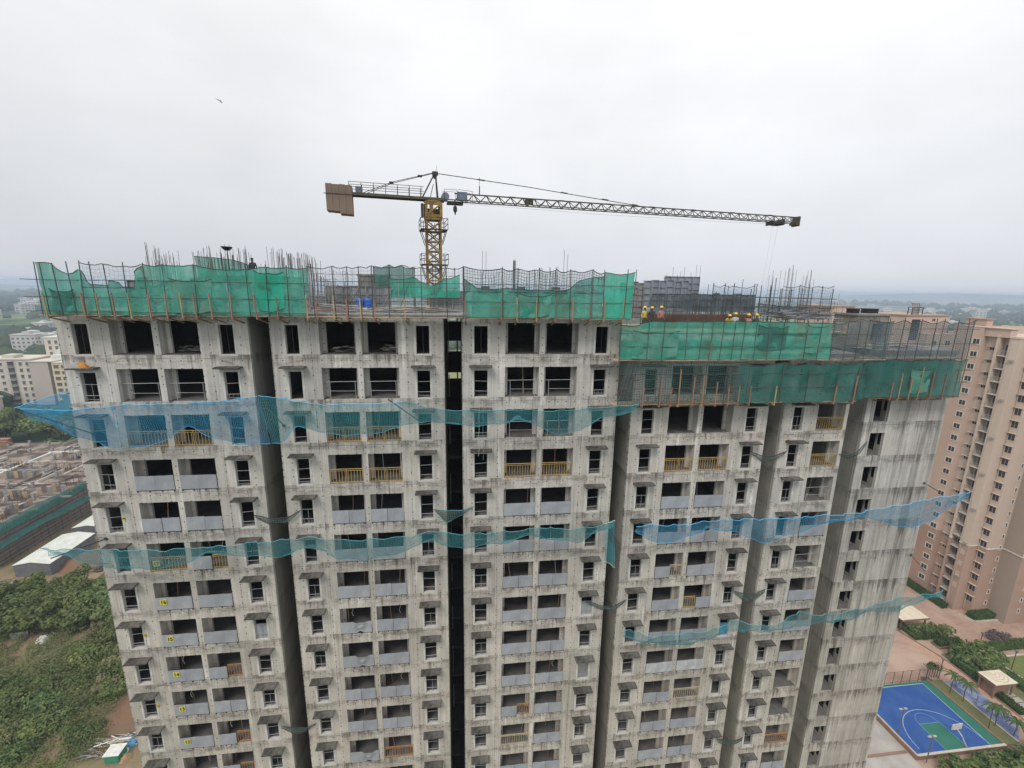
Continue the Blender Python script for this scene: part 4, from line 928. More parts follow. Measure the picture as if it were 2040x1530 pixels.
# columns half cast behind the open mesh of the lower tier
for k,(u,lb) in enumerate(((12.0,'raking props bundle at the corner behind the square mesh'),)):
    t=thing('raking_props',lb,'props',u,.2-1.0,62.4)
    for j in range(7):
        q=MB(); q.tube([(-.9+j*.16,.3+.05*j,0),(-.35+j*.14,.2,2.9)],.03,5); q.build('prop','galv_rod' if j%2 else 'prop_rust',t)
    for j in range(3):
        q=MB(); q.tube([(-1.1,.25,.4+j),(.6,.25,.45+j)],.025,5); q.build('ledger','pole_dark',t)
# things left on sunshades and in the rooms
t=thing('orange_sack','orange tarpaulin bundle lying on a sunshade at top left','sack',-22.55,-.33,FL(2)+2.25)
q=MB(); q.add([(-.25,-.15,0),(.28,-.15,0),(.3,.15,0),(-.22,.15,0),(-.2,-.1,.28),(.1,-.12,.33),(.22,.05,.12),(-.15,.1,.36)],[(3,2,1,0),(4,5,6,7),(0,1,5,4),(1,2,6,5),(2,3,7,6),(3,0,4,7)]); q.build('sack_cloth','tarp_orange',t)
t=thing('grey_sacking','crumpled grey sacking beside the orange bundle on the sunshade','sacking',-23.1,-.3,FL(2)+2.25)
q=MB(); q.add([(-.4,-.2,0),(.5,-.2,0),(.45,.15,0),(-.3,.15,0),(-.1,-.1,.12),(.3,-.05,.18),(.2,.1,.10),(-.2,.05,.16)],[(3,2,1,0),(4,5,6,7),(0,1,5,4),(1,2,6,5),(2,3,7,6),(3,0,4,7)]); q.build('sack_cloth','form_grey',t)
for k,(u,w,lb) in enumerate(((-18.1,1.9,'rubble and rags in the right balcony of the far-left top storey'),(-8.4,1.7,'rubble heap in the left balcony of the second block, top storey'),(-5.2,1.2,'rubble heap in the right balcony of the second block, top storey'))):
    heap('rubble_heap',lb,'rubble',u+w/2,1.5,FL(1),22,.5,w,.45,('slab_concrete','form_grey','timber','tarp_green' if k==0 else 'slab_concrete'),20+k,False)

# ================================================================== PEOPLE
def body_mesh(pose):
    me=bpy.data.meshes.new('b'); o=bpy.data.objects.new('b',me); COL.objects.link(o)
    J={'pel':(0,0,.95,.155),'wai':(0,.0,1.10,.135),'che':(0,-.02,1.32,.165),'nec':(0,-.02,1.49,.06),'hd0':(0,-.03,1.57,.085),'hd1':(0,-.04,1.69,.10),'hd2':(0,-.03,1.77,.06)}
    for s,n in ((-1,'l'),(1,'r')):
        J[n+'sh']=(.19*s,-.01,1.42,.07); 
        if pose=='reach' and s<0: J[n+'el']=(-.38,-.22,1.45,.05); J[n+'wr']=(-.58,-.42,1.52,.036); J[n+'ha']=(-.66,-.50,1.54,.042)
        elif pose=='work': J[n+'el']=(.27*s,-.12,1.16,.05); J[n+'wr']=(.18*s,-.36,1.10,.036); J[n+'ha']=(.14*s,-.44,1.10,.042)
        else: J[n+'el']=(.25*s,.02,1.14,.05); J[n+'wr']=(.26*s,-.07,.90,.036); J[n+'ha']=(.26*s,-.10,.81,.042)
        J[n+'hp']=(.09*s,0,.90,.10); J[n+'kn']=(.11*s,-.03,.50,.065); J[n+'an']=(.12*s,.02,.10,.045); J[n+'to']=(.13*s,-.15,.05,.04)
    if pose=='bend':
        for k in list(J):
            x,y,z,r=J[k]
            if z>1.0: 
                a=math.radians(38); dz=z-1.0; J[k]=(x,y*math.cos(a)-dz*math.sin(a),1.0+dz*math.cos(a)+y*0,r)
    E_=[('pel','wai'),('wai','che'),('che','nec'),('nec','hd0'),('hd0','hd1'),('hd1','hd2')]
    for n in 'lr': E_+= [('che',n+'sh'),(n+'sh',n+'el'),(n+'el',n+'wr'),(n+'wr',n+'ha'),('pel',n+'hp'),(n+'hp',n+'kn'),(n+'kn',n+'an'),(n+'an',n+'to')]
    ks=list(J); me.from_pydata([J[k][:3] for k in ks],[(ks.index(a),ks.index(b)) for a,b in E_],[])
    o.modifiers.new('skin','SKIN'); o.modifiers.new('sub','SUBSURF').levels=1
    for i,k in enumerate(ks): me.skin_vertices[0].data[i].radius=(J[k][3],J[k][3])
    me.skin_vertices[0].data[0].use_root=True
    dg=bpy.context.evaluated_depsgraph_get(); ev=o.evaluated_get(dg); m2=bpy.data.meshes.new_from_object(ev)
    hd=Vector(J['hd1'][:3])
    bpy.data.objects.remove(o); bpy.data.meshes.remove(me)
    return m2,hd,J
hel=MB(); hel.lathe([(.135,0),(.138,.02),(.118,.025),(.115,.06),(.09,.11),(.045,.135),(.01,.14)],12); hel.box(-.09,.09,-.21,-.13,.0,.018)
helm=hel.mesh('helmet','helmet_yellow',True)
def person(label,u,v,z,pose,shirt,rz=0,helmet=True,h=1.0):
    me,hd,J=body_mesh(pose)
    for mm in (shirt,'trousers','skin','plastic_black'): me.materials.append(MATS[mm])
    for p in me.polygons:
        c=p.center; p.use_smooth=True
        x,z_=abs(c.x),c.z
        near=(c-hd).length
        hand=min((c-Vector(J['lha'][:3])).length,(c-Vector(J['rha'][:3])).length,(c-Vector(J['lwr'][:3])).length,(c-Vector(J['rwr'][:3])).length)
        p.material_index=2 if (near<.2 or hand<.09) else (3 if z_<.11 else (1 if z_<.98 and x<.24 and not(pose=='stand' and x>.2) else 0))
    t=thing('person',label,'person',u,v,z,group='site workers in yellow helmets' if helmet else None,rz=rz)
    b=obj('body',me,t)
    if helmet: obj('helmet',helm,t,loc=(hd.x,hd.y+.01,hd.z+.035))
    else:
        q=MB(); q.lathe([(.10,.0),(.108,.05),(.08,.10),(.02,.125)],10); q.build('hair','plastic_black',t,True,loc=(hd.x,hd.y+.015,hd.z+.0))
    return t
WZ=66.98
person('worker in a yellow helmet, leftmost, close to the bright green net',14.2,3.2,WZ+.02,'stand','shirt_yellow',.4)
person('worker in yellow helmet and olive vest, second from the left',14.85,3.3,WZ,'work','shirt_dark',-.3)
person('worker in yellow helmet and red shirt standing alone',15.45,3.0,WZ+.06,'stand','shirt_pink',.2)
person('worker in yellow helmet and yellow vest bending to the right',20.95,2.8,WZ-.35,'bend','shirt_yellow',-.5)
person('worker in yellow helmet and pale grey shirt, back turned',21.35,2.6,WZ-.37,'work','shirt_grey',2.8)
person('worker in yellow helmet and pink shirt reaching to the left',22.55,2.8,WZ-.45,'reach','shirt_pink',0)
person('worker in a yellow helmet, rightmost, sunk behind the net',23.3,2.9,WZ-.45,'stand','shirt_dark',0)
person('dark clothed person standing among the rebar on the left roof',-14.5,5.0,70.05-.0,'stand','shirt_dark',0,False)
t=thing('work_platform','small timber platform under the person among the rebar','platform',-15.2,4.6,D1)
q=MB(); q.box(0,2.2,0,1.0,1.74,1.79); q.build('plank','timber',t)
for x in(.1,2.1):
    q=MB(); q.box(x-.04,x+.04,.1,.18,0,1.74); q.build('prop','prop_rust',t)
q=MB(); q.box(-2.8,3.8,.9,1.0,1.9,2.35); q.build('edge_board','rebar_rust',t)

# ================================================================== TOWER CRANE
cr=bpy.data.objects.new('tower_crane',None); COL.objects.link(cr); cr.location=(-9.0,52.0,0)
JA=math.radians(15.1); cr.rotation_euler=(0,0,JA)
tag(cr,'yellow tower crane with lattice jib and brown ballast blocks rising behind the tower','crane')
hw=.74
q=MB()
for sx_ in(-1,1):
    for sy_ in(-1,1): q.box(sx_*hw-.10,sx_*hw+.10,sy_*hw-.10,sy_*hw+.10,0,77.2)
q.build('mast_leg','crane_yellow',cr)
q=MB(); z=55.0; k=0
while z<77:
    for s in(-1,1):
        for a,b in (((-hw,s*hw,z),(hw,s*hw,z+1.05)),((hw,s*hw,z),(-hw,s*hw,z+1.05)),((-hw,s*hw,z),(hw,s*hw,z))):
            if k%2 and a[0]!=b[0] and a[2]==b[2]: pass
            q.bar(a,b,.11,.11)
        q.bar((s*hw,-hw,z),(s*hw,hw,z+1.05),.10); q.bar((s*hw,hw,z),(s*hw,-hw,z+1.05),.10); q.bar((s*hw,-hw,z),(s*hw,hw,z),.07)
    z+=1.05; k+=1
q.build('mast_bracing','crane_yellow',cr)
q=MB(); 
for x in(-.18,.18): q.bar((x,.2,55),(x,.2,77),.05)
z=55
while z<77: q.bar((-.18,.2,z),(.18,.2,z),.03); z+=.35
q.build('ladder','crane_dark',cr)
for zz,lb in ((72.5,0),(76.2,1)):
    q=MB(); 
    for a in (((-1.45,-1.45),(-.95,1.45)),((.95,-1.45),(1.45,1.45)),((-.95,-1.45),(.95,-.95)),((-.95,.95),(.95,1.45))):
        q.box(a[0][0],a[1][0],a[0][1],a[1][1],zz-.08,zz)
    pl=q.build('mast_platform','crane_dark',cr)
    q=MB()
    for h in(.55,1.1): 
        for a,b in (((-1.45,-1.45),(1.45,-1.45)),((1.45,-1.45),(1.45,1.45)),((1.45,1.45),(-1.45,1.45)),((-1.45,1.45),(-1.45,-1.45))):
            if h==1.1 or 1: 
                if a[1]==b[1]: # open in the middle of front and back
                    q.tube([(a[0],a[1],zz+h),(a[0]*.55,a[1],zz+h)],.035,5); q.tube([(b[0],b[1],zz+h),(b[0]*.55,b[1],zz+h)],.035,5)
                else: q.tube([(a[0],a[1],zz+h),(b[0],b[1],zz+h)],.035,5)
    for x in(-1.45,-.97,.97,1.45):
        for y in(-1.45,1.45): q.tube([(x,y,zz),(x,y,zz+1.1)],.035,5)
    q.build('handrail','crane_jib',pl)
    q=MB()
    for s in(-1,1):
        for y in(-.85,.85): q.bar((s*1.4,y,zz-.08),(s*.9,y,zz-1.6),.08)
    q.build('strut','crane_jib',pl)
# slewing tower section
q=MB(); q.box(-.92,.92,-.92,.92,77.2,77.45); 
for s in(-1,1):
    q.box(s*.80-.14,s*.80+.14,-.98,-.72,77.45,79.05); q.box(s*.80-.14,s*.80+.14,.72,.98,77.45,79.05)
q.box(-.84,.84,-.95,-.90,78.7,79.05); q.box(-.84,.84,-.95,-.90,77.45,77.75); q.box(-.84,.84,.90,.95,77.45,78.6)
q.bar((-.8,-.92,77.7),(.8,-.92,78.8),.14); q.box(-.45,-.05,-.93,-.88,77.75,78.7)
q.lathe([(.9,79.05),(1.0,79.07),(1.0,79.2),(.9,79.22)],20); q.build('slewing_unit','crane_yellow',cr)
q=MB(); q.box(-1.28,-1.05,-.4,.4,77.5,78.9); q.build('cab','crane_dark',cr)
# apex frame
q=MB()
for y in(-.55,.55):
    q.bar((.55,y,79.3),(.35,y*.3,82.0),.11); q.bar((-1.25,y,79.3),(.15,y*.3,81.9),.11)
for s in range(4): 
    z=79.8+s*.5; q.bar((.5-.04*s,-.5+.1*s,z),(.5-.04*s,.5-.1*s,z),.06)
q.prism([(.0,-.25),(.6,-.25),(.6,.25),(.0,.25)],81.9,82.25); q.prism([(.12,-.14),(.48,-.14),(.48,.14),(.12,.14)],81.55,81.9)
q.bar((-.35,0,79.3),(.1,0,81.0),.07)
q.build('apex_frame','crane_dark',cr); q=MB(); q.tube([(.4,0,82.25),(.52,0,82.9)],.015,4); q.build('antenna','crane_dark',cr)
# counter jib: twin beams, walkway, rails
q=MB()
for y in(-.62,.62): q.box(-10.2,1.3,y-.08,y+.08,79.25,79.52)
q.box(-10.2,1.2,-.54,.54,79.44,79.47); q.build('counter_jib','crane_jib',cr)
q=MB()
x=-8.6
while x<-.9:
    for y in(-.66,.66): q.tube([(x,y,79.53),(x,y,80.55)],.035,5)
    x+=1.22
for y in(-.66,.66):
    for z in(80.05,80.53): q.tube([(-8.6,y,z),(-1.0,y,z)],.03,5)
q.build('handrail','crane_jib',cr)
bm=MB(); bm.box(0,.64,-.78,.78,-1.05,1.45)
bmesh_=bm.mesh('ballast_block','ballast')
for k,(dz,h) in enumerate(((0.02,0),(-.03,-.03),(.0,-.26),(-.04,-.28))):
    b2=MB(); 
    b2.box(0,.62,-.80,.80,-1.40+h,1.18+dz); b2.box(.05,.57,-.72,.72,1.182+dz,1.21+dz); b2.box(.1,.16,-.05,.05,1.23,1.33); 
    b2.build('ballast_block','ballast',cr,loc=(-10.85+k*.64,0,78.98))
q=MB(); q.box(-11.05,-8.2,-.83,-.805,79.18,79.26); q.build('ballast_strap','crane_dark',cr)
q=MB(); q.box(-7.98,-7.3,-.5,.5,79.53,80.15); q.build('winch_box','steel_blue',cr)
q=MB()
for y in(-.3,.3): q.tube([(.1,y*.5,82.1),(-4.2,y,80.85),(-7.2,y*1.6,79.55)],.035,5)
for x in(-4.3,-1.3): q.box(x-.25,x+.2,-.30,.30,82.1-(.1-x)*.289-.06,82.1-(.1-x)*.289+.06)
q.build('tie_bar','crane_dark',cr)
# main jib: triangular lattice
JL=49.4; zt,zb_=80.18,79.42
q=MB()
def jz(x): return 0.0
q.tube([(2.4,0,zt),(JL,0,zt-.02)],.08,6)
for y in(-.55,.55): q.box(1.2,JL,y-.05,y+.05,zb_-.05,zb_+.05)
q.build('jib_chord','crane_jib',cr)
q=MB(); x=2.4; st=1.42
while x<JL-st*.6:
    for y in(-.55,.55):
        q.bar((x,y,zb_),(x+st/2,0,zt),.075); q.bar((x+st/2,0,zt),(x+st,y,zb_),.075)
    q.bar((x,-.55,zb_),(x,.55,zb_),.04); q.bar((x,-.55,zb_),(x+st,.55,zb_),.03)
    x+=st
q.build('jib_lacing','crane_jib',cr)
q=MB()
for x in range(9,int(JL),6): q.bar((x-.35,0,zt+.02),(x+.35,0,zt+.02),.14,.12)
q.build('jib_coupling','crane_dark',cr)
q=MB(); q.box(JL-.05,JL+.15,-.6,.6,zb_-.45,zt+.06); q.box(JL-.5,JL+.1,-.55,.55,zb_-.3,zb_-.08); q.build('jib_end','crane_jib',cr)
q=MB(); q.tube([(.4,0,82.1),(10.5,0,81.45),(25.3,0,80.22)],.045,5)
for x,z in((5.4,81.78),(15.3,81.08),(20.6,80.67),(24.6,80.3)): q.bar((x-.4,0,z+.03),(x+.4,0,z-.03),.14,.12)
q.build('pendant_bar','crane_dark',cr)
q=MB(); q.box(2.7,3.75,-.45,.45,zb_+.08,80.32); q.build('hoist_box','steel_blue',cr)
q=MB(); q.lathe([(.42,-.5),(.42,.5)],14); q.v=[(x+1.35,z,y+79.75) for x,y,z in q.v]; q.build('winch_drum','steel_blue',cr)
q=MB(); 
for a,b in (((1.2,80.45),(2.6,80.45)),((1.2,80.45),(1.2,79.5)),((2.6,80.45),(2.6,79.5)),((2.7,80.5),(4.3,80.4)),((4.3,80.4),(4.3,79.5))):
    for y in(-.6,.6): q.tube([(a[0],y,a[1]),(b[0],y,b[1])],.022,5)
q.build('handrail','crane_jib',cr)
q=MB(); q.tube([(5.2,0,zt),(5.2,0,zt+1.9)],.02,4); q.tube([(5.2,0,zt),(5.2,0,zt+.95)],.06,5); q.build('antenna','crane_dark',cr)
# hook block parked under the jib root, trolley near the tip
q=MB(); q.box(1.55,3.3,-.4,.4,79.0,79.2); q.lathe([(.16,78.85),(.22,78.7),(.22,78.35),(.1,78.2),(.05,77.95)],8,(2.45,0,0))
for x in(1.7,2.1,2.8,3.1): q.lathe([(.12,-.06),(.12,.06)],8,(x,0,79.02))
q.bar((2.45,0,79.0),(2.45,0,78.8),.12); q.build('hook_block','crane_dark',cr)
q=MB(); q.box(10.55,11.0,-.2,.2,zb_+.06,zb_+.66); q.lathe([(.24,-.3),(.24,.3)],10,(11.3,0,zb_+.4)); q.build('trolley_winch','crane_dark',cr); 
TX=46.1
q=MB(); q.box(TX-.9,TX+.9,-.7,.7,zb_-.32,zb_-.2); q.box(TX-1.0,TX-.85,-.7,.7,zb_-.5,zb_+.0); q.box(TX+.7,TX+.8,-.7,.7,zb_-.45,zb_+.35); q.box(TX-.5,TX+.6,-.35,.35,zb_-.5,zb_-.33)
q.bar((TX-.9,.7,zb_-.2),(TX+.2,.7,zb_+.5),.05); q.bar((TX+.2,.7,zb_+.5),(TX+.8,.7,zb_-.2),.05); q.build('trolley','crane_dark',cr)
q=MB(); q.tube([(3.4,0,79.18),(20,0,78.95),(38,0,79.0),(TX-.9,0,79.1)],.012,4); q.build('hoist_rope','galv_rod',cr)
q=MB(); q.tube([(TX-.45,0,zb_-.4),(TX-1.45,-.3,67.0)],.012,4); q.tube([(TX+.45,0,zb_-.4),(TX-.75,-.3,69.0)],.012,4); q.build('load_rope','galv_rod',cr)

# dragonfly in the air close to the photographer
t=bpy.data.objects.new('dragonfly',None); COL.objects.link(t); t.location=(-3.6,6.0,CAMZ+2.17); t.rotation_euler=(0,math.radians(28),math.radians(20)); t.scale=(.62,.62,.62)
tag(t,'dark slender dragonfly with pale wings flying in the sky','insect')
q=MB(); q.tube([(-.07,0,0),(-.04,0,.003),(0,0,.005),(.02,0,.003),(.034,0,0)],.004,7,r2=.009); q.lathe([(.004,-.008),(.009,0),(.004,.008)],8,(.04,0,0)); q.build('body','plastic_black',t,True)
mat('insect_wing',(.55,.55,.57),None,8)
for sy_ in(-1,1):
    for x0,sw in((.012,.012),(-.004,-.014)):
        q=MB(); pts=[(x0,0,.006),(x0+sw+.008,sy_*.05,.012),(x0+sw-.004,sy_*.058,.012),(x0-.008,sy_*.012,.007)]
        q.add(pts+[(x,y,z+.0006) for x,y,z in pts],[(3,2,1,0),(4,5,6,7),(0,1,5,4),(1,2,6,5),(2,3,7,6),(3,0,4,7)]); q.build('wing','insect_wing',t)

# ================================================================== GROUND, NEAR AND FAR
def groundmat():
    m,t=newmat('land'); g=G(t); co=g.n('ShaderNodeTexCoord').outputs['Object']
    v=g.n('ShaderNodeTexVoronoi',{'Vector':co,'Scale':.0055,'Randomness':1.0}); vc=g.n('ShaderNodeSeparateColor',{0:v.outputs['Color']})
    col=g.mix(g.rng(vc.outputs[0],.2,.8),(.10,.15,.05),(.22,.22,.11))
    col=g.mix(g.rng(vc.outputs[1],.78,.80),col,(.30,.27,.20))
    wood=g.rng(g.noise(g.scale(co,(.0032,.0032,.0032)),1,8,.6),.47,.53)
    col=g.mix(wood,col,(.035,.06,.03))
    town=g.math('MULTIPLY',g.rng(g.noise(g.scale(co,(.0011,.0011,.0011),(4,2,0)),1,4),.50,.56),g.rng(g.noise(g.scale(co,(.045,.045,.045)),1,3,.7),.50,.60))
    col=g.mix(town,col,(.42,.41,.38))
    b=g.n('ShaderNodeBsdfPrincipled',{'Base Color':col,'Roughness':.95,'Specular IOR Level':.05}); g.out(b.outputs[0]); MATS['land']=m
groundmat()
mat('red_soil',(.19,.10,.06),(.15,.105,.065),.35,detail=8,bump=.3)
mat('site_soil',(.24,.17,.11),(.13,.13,.06),.12,detail=9,lo=.42,hi=.58)
mat('deck_cast',(.27,.225,.19),(.085,.065,.05),.22,detail=10,lo=.42,hi=.58)
mat('brown_face',(.12,.095,.085),(.20,.16,.14),.8,detail=7,stretch=(.2,.2,3))
mat('roof_white',(.62,.63,.58),(.50,.52,.47),.7,detail=5); mat('shed_grey',(.12,.125,.14),(.17,.17,.18),1)
mat('cream_wall',(.58,.53,.46),(.52,.47,.41),.1); mat('cream_yellow',(.62,.55,.38),(.56,.49,.34),.1); mat('pale_taupe',(.47,.41,.37),(.43,.38,.34),.1); mat('dull_green_grey',(.30,.30,.25),(.26,.26,.22),.3)
mat('far_pale',(.52,.51,.49),(.46,.45,.43),.05,var=.22); mat('dark_glass',(.035,.04,.05),(.06,.065,.075),.6,rough=.2); mat('far_window',(.10,.10,.11),(.15,.15,.15),.5)
mat('bark',(.12,.085,.06),(.08,.06,.045),4)
def leafmat(name,a,b,c=None,scale=.5):
    m,t=newmat(name); g=G(t); co=g.n('ShaderNodeTexCoord').outputs['Object']
    col=g.mix(g.rng(g.noise(co,scale,5,.7),.36,.66),a,b)
    if c: col=g.mix(g.rng(g.noise(g.scale(co,(1,1,1),(5,5,5)),scale*1.9,4),.55,.7),col,c)
    ri=g.n('ShaderNodeObjectInfo').outputs['Random']
    col=g.n('ShaderNodeHueSaturation',{'Value':g.rng(ri,0,1,.78,1.2),'Hue':g.rng(g.math('FRACT',g.math('MULTIPLY',ri,5.7)),0,1,.48,.52),'Color':col}).outputs[0]
    d=g.n('ShaderNodeBsdfDiffuse',{0:col}); tl=g.n('ShaderNodeBsdfTranslucent',{0:col}); gl=g.n('ShaderNodeBsdfGlossy',{0:(.5,.5,.5,1),1:.5})
    ms=g.n('ShaderNodeMixShader',{0:.25,1:d.outputs[0],2:tl.outputs[0]}); m2=g.n('ShaderNodeMixShader',{0:.04,1:ms.outputs[0],2:gl.outputs[0]})
    g.out(m2.outputs[0]); MATS[name]=m
leafmat('leaf_dark',(.075,.12,.04),(.14,.19,.06),(.25,.27,.08)); leafmat('leaf_mid',(.085,.135,.045),(.15,.20,.065),(.24,.265,.095),.22); leafmat('leaf_olive',(.19,.19,.09),(.27,.25,.125),(.31,.27,.16))
leafmat('leaf_hedge',(.045,.085,.025),(.08,.14,.04),(.11,.16,.05),1.5); leafmat('leaf_purple',(.11,.09,.095),(.16,.12,.12),(.08,.09,.07),1.2); leafmat('leaf_far',(.045,.07,.035),(.075,.10,.05),(.10,.12,.06),.01)
q=MB(); S=8000; q.add([(-S,-S,0),(S,-S,0),(S,S,0),(-S,S,0)],[(0,1,2,3)]); gr=q.build('ground','land'); struct(gr)
q=MB(); q.box(-138,-24,-6,128,-.5,.02); o=struct(q.build('site_ground','site_soil')); put(o,0,0,0)
# low ridge on the skyline
q=MB(); n=60; vs=[];fs=[]
for i in range(n+1):
    a=math.radians(-75+150*i/n); h=18+26*abs(math.sin(i*.21+.6))+14*math.sin(i*.83)+ (40 if i>38 else 0)*math.sin((i-38)/22*PI)
    for d,k in((6500,0),(7200,.75),(7700,1),(7950,.4)): vs.append((math.sin(a)*d,math.cos(a)*d,max(.1,h*k)-.0))
for i in range(n):
    for j in range(3): k=i*4+j; fs.append((k,k+4,k+5,k+1))
q.add(vs,fs); struct(q.build('hills','land',smooth=True))

# ------------------------------------------------------------------ foliage builders
def leaf_crown(rx,rz,n,size,mt,seed,clumps=9,flat=.0):
    rr=random.Random(seed); q=MB(); cs=[]
    for k in range(clumps):
        a=rr.uniform(0,2*PI); d=rr.uniform(.15,.75)*rx; z=rr.uniform(-.35,.6)*rz*(1-.4*d/rx); cs.append((d*math.cos(a),d*math.sin(a),z,rr.uniform(.34,.58)*rx))
    vs=[];fs=[]
    for i in range(n):
        c=cs[rr.randrange(clumps)]
        while 1:
            x,y,z=rr.uniform(-1,1),rr.uniform(-1,1),rr.uniform(-1,1); L=math.sqrt(x*x+y*y+z*z)
            if .05<L<1: break
        L2=(rr.uniform(.62,1.0)**.6)/L; p=Vector((c[0]+x*L2*c[3],c[1]+y*L2*c[3],c[2]+z*L2*c[3]*rz/rx*.95))
        nn=(Vector((x,y,z+.35)).normalized()+Vector((rr.uniform(-1,1),rr.uniform(-1,1),rr.uniform(-1,1)))*.55).normalized()
        t=nn.cross(Vector((rr.uniform(-1,1),rr.uniform(-1,1),rr.uniform(-1,1)))).normalized(); b=nn.cross(t); s=size*rr.uniform(.55,1.25)
        k=len(vs); vs+=[p-t*s*.5,p+b*s*.32,p+t*s*.6,p-b*s*.32]; fs.append((k,k+1,k+2,k+3))
    q.add(vs,fs); return q.mesh('crown',mt)
def trunk_mesh(h,r,spread,seed):
    rr=random.Random(seed); q=MB(); q.tube([(0,0,-.1),(rr.uniform(-.1,.1),0,h*.5),(rr.uniform(-.15,.15),rr.uniform(-.15,.15),h)],r,6,r2=r*.6)
    for k in range(4):
        a=k*1.6+rr.uniform(0,.8); q.tube([(0,0,h*.72),(math.cos(a)*spread*.5,math.sin(a)*spread*.5,h*1.15),(math.cos(a)*spread,math.sin(a)*spread,h*1.5)],r*.45,5,r2=r*.12)
    return q.mesh('trunk','bark')
KIND={}
for k,(rx,rz,h,n,s,mt,cl) in {'round':(3.1,2.6,2.9,1500,.55,'leaf_dark',10),'loose':(2.8,2.3,2.6,1150,.60,'leaf_mid',8),'wide':(3.6,2.3,3.0,1600,.60,'leaf_dark',11),'olive':(2.4,1.9,2.0,950,.5,'leaf_olive',7)}.items():
    KIND[k]=(leaf_crown(rx,rz,n,s,mt,len(k)*7+n,cl),trunk_mesh(h,.16,rx*.5,n),h+rz*.45)
def tree(kind,label,u,v,s=1.0,z=0,group=None,name='tree',rz=None):
    cm,tm,ch=KIND[kind]; t=thing(name,label,'tree',u,v,z,group=group,rz=R.uniform(0,6.28) if rz is None else rz); t.scale=(s*R.uniform(.9,1.1),s*R.uniform(.9,1.1),s*R.uniform(.85,1.15))
    obj('trunk',tm,t); obj('crown',cm,t,loc=(0,0,ch)); return t
ADJ={'round':'dense dark green','loose':'open mid green','wide':'wide spreading dark','olive':'dusty olive'}
# trees left of the tower
k=0; rows=[]
for v in (60.6,63.8,67.0,70.2):
    u0,u1=-97.0-(v-61)*.55,-72.0-(v-61)*.72
    u=u0
    while u<u1+.1:
        if not (v>74 and u<-103): rows.append((u+R.uniform(-.9,.9),v+R.uniform(-1.1,1.1),v))
        u+=R.uniform(3.3,4.3)
names=('front','second','third','fourth','back')
for u,v,v0 in rows:
    kd=R.choice(('round','round','wide','loose')); ri=int(round((v0-60.6)/3.2))
    tree(kd,f'{ADJ[kd]} tree, {names[ri]} row of the left clump',u,v,R.uniform(.9,1.3)*(1 if v0<69 else .8),z=-.9,group='trees in the clump left of the tower')
for u,v,s,lb in ((-60.5,46,.85,'bright green bush beside the tower foot below the tree clump'),(-64.0,50.5,.8,'dark bush against the tower, upper of the two'),(-59.5,42,.7,'low dark bush just above the red soil')):
    tree('loose' if 'bright' in lb else 'round',lb,u,v,s,z=-1.2,name='bush')
k=0
for u,v,s in ((-62.5,52.5,.95),(-66.5,54,.9),(-63,48.5,1.05),(-60.2,49.0,.8),(-65.5,46.5,.75),(-62,43.8,.85),(-58.8,44.6,.7),(-69.5,56.5,.85),(-73.5,58,.8),(-78,58.6,.75),(-90,59.4,.8),(-68.5,50.5,.7)):
    kd=('loose','round','olive')[k%3]; tree(kd,f'{ADJ[kd]} bush on the scrub slope close to the tower',u,v,s,z=-1.5,name='bush',group='bushes on the scrub slope'); k+=1
for k in range(34):
    s_,t_=R.random(),R.random(); a=(-74+s_*15,29+s_*4); b=(-92+s_*24,52-s_*2); u=a[0]*(1-t_)+b[0]*t_; v=a[1]*(1-t_)+b[1]*t_
    if t_>.75 and s_<.6: continue
    kd=('loose','round','wide','loose','olive')[k%5]; tree(kd,f'{ADJ[kd]} low crown in the lower left thicket',u,v,R.uniform(.45,.85),z=-1.7,name='bush',group='low crowns in the lower left thicket')
# belt beyond the podium
for k in range(58):
    u=R.uniform(-232,-128); v=R.uniform(154,206)
    if v<166 and u<-170: v+=20
    kd=R.choice(('round','wide','loose','olive')); 
    tree(kd,f'{ADJ[kd]} tree in the belt before the cream flats',u,v,R.uniform(1.3,2.3),group='trees in the belt behind the building site')
# scrub: nobody could count it
def scatter_scrub(name,n,region,size,mt,seed,h=(.4,1.4),leaf=.4,per=16):
    rr=random.Random(seed); q=MB(); vs=[];fs=[]
    for i in range(n):
        u,v=region(rr); sc=math.exp(rr.gauss(0,.42)); hh=rr.uniform(*h)*size*sc; r=rr.uniform(.7,1.25)*size*sc
        for j in range(per):
            a=rr.uniform(0,2*PI); e=rr.random(); d=r*math.sqrt(rr.random()); z=hh*math.sqrt(max(0,1-(d/r)**2))*rr.uniform(.6,1.0)
            p=Vector((u+d*math.cos(a),v+d*math.sin(a),z)); nn=Vector((math.cos(a)*d/r+rr.uniform(-.5,.5),math.sin(a)*d/r+rr.uniform(-.5,.5),rr.uniform(.3,1))).normalized()
            t=nn.cross(Vector((rr.uniform(-1,1),rr.uniform(-1,1),rr.uniform(-1,1)))).normalized(); b=nn.cross(t); s=leaf*rr.uniform(.5,1.3)
            k=len(vs); vs+=[p-t*s*.5,p+b*s*.3,p+t*s*.6,p-b*s*.3]; fs.append((k,k+1,k+2,k+3))
    q.add(vs,fs); o=q.build(name,mt); put(o,0,0,.02); return o
def reg(us,vs_):
    return lambda rr:(rr.uniform(*us),rr.uniform(*vs_))
def quad(a,b,c,d):
    def f(rr):
        s,t=rr.random(),rr.random(); return ((a[0]*(1-s)+b[0]*s)*(1-t)+(d[0]*(1-s)+c[0]*s)*t,(a[1]*(1-s)+b[1]*s)*(1-t)+(d[1]*(1-s)+c[1]*s)*t)
    return f
o=scatter_scrub('scrub',430,quad((-72,26),(-54.5,31.5),(-66,61),(-99,61)),1.5,'leaf_mid',5,(.35,1.5),.29,84); tag(o,'tangled green scrub covering the slope left of the tower','scrub',kind='stuff')
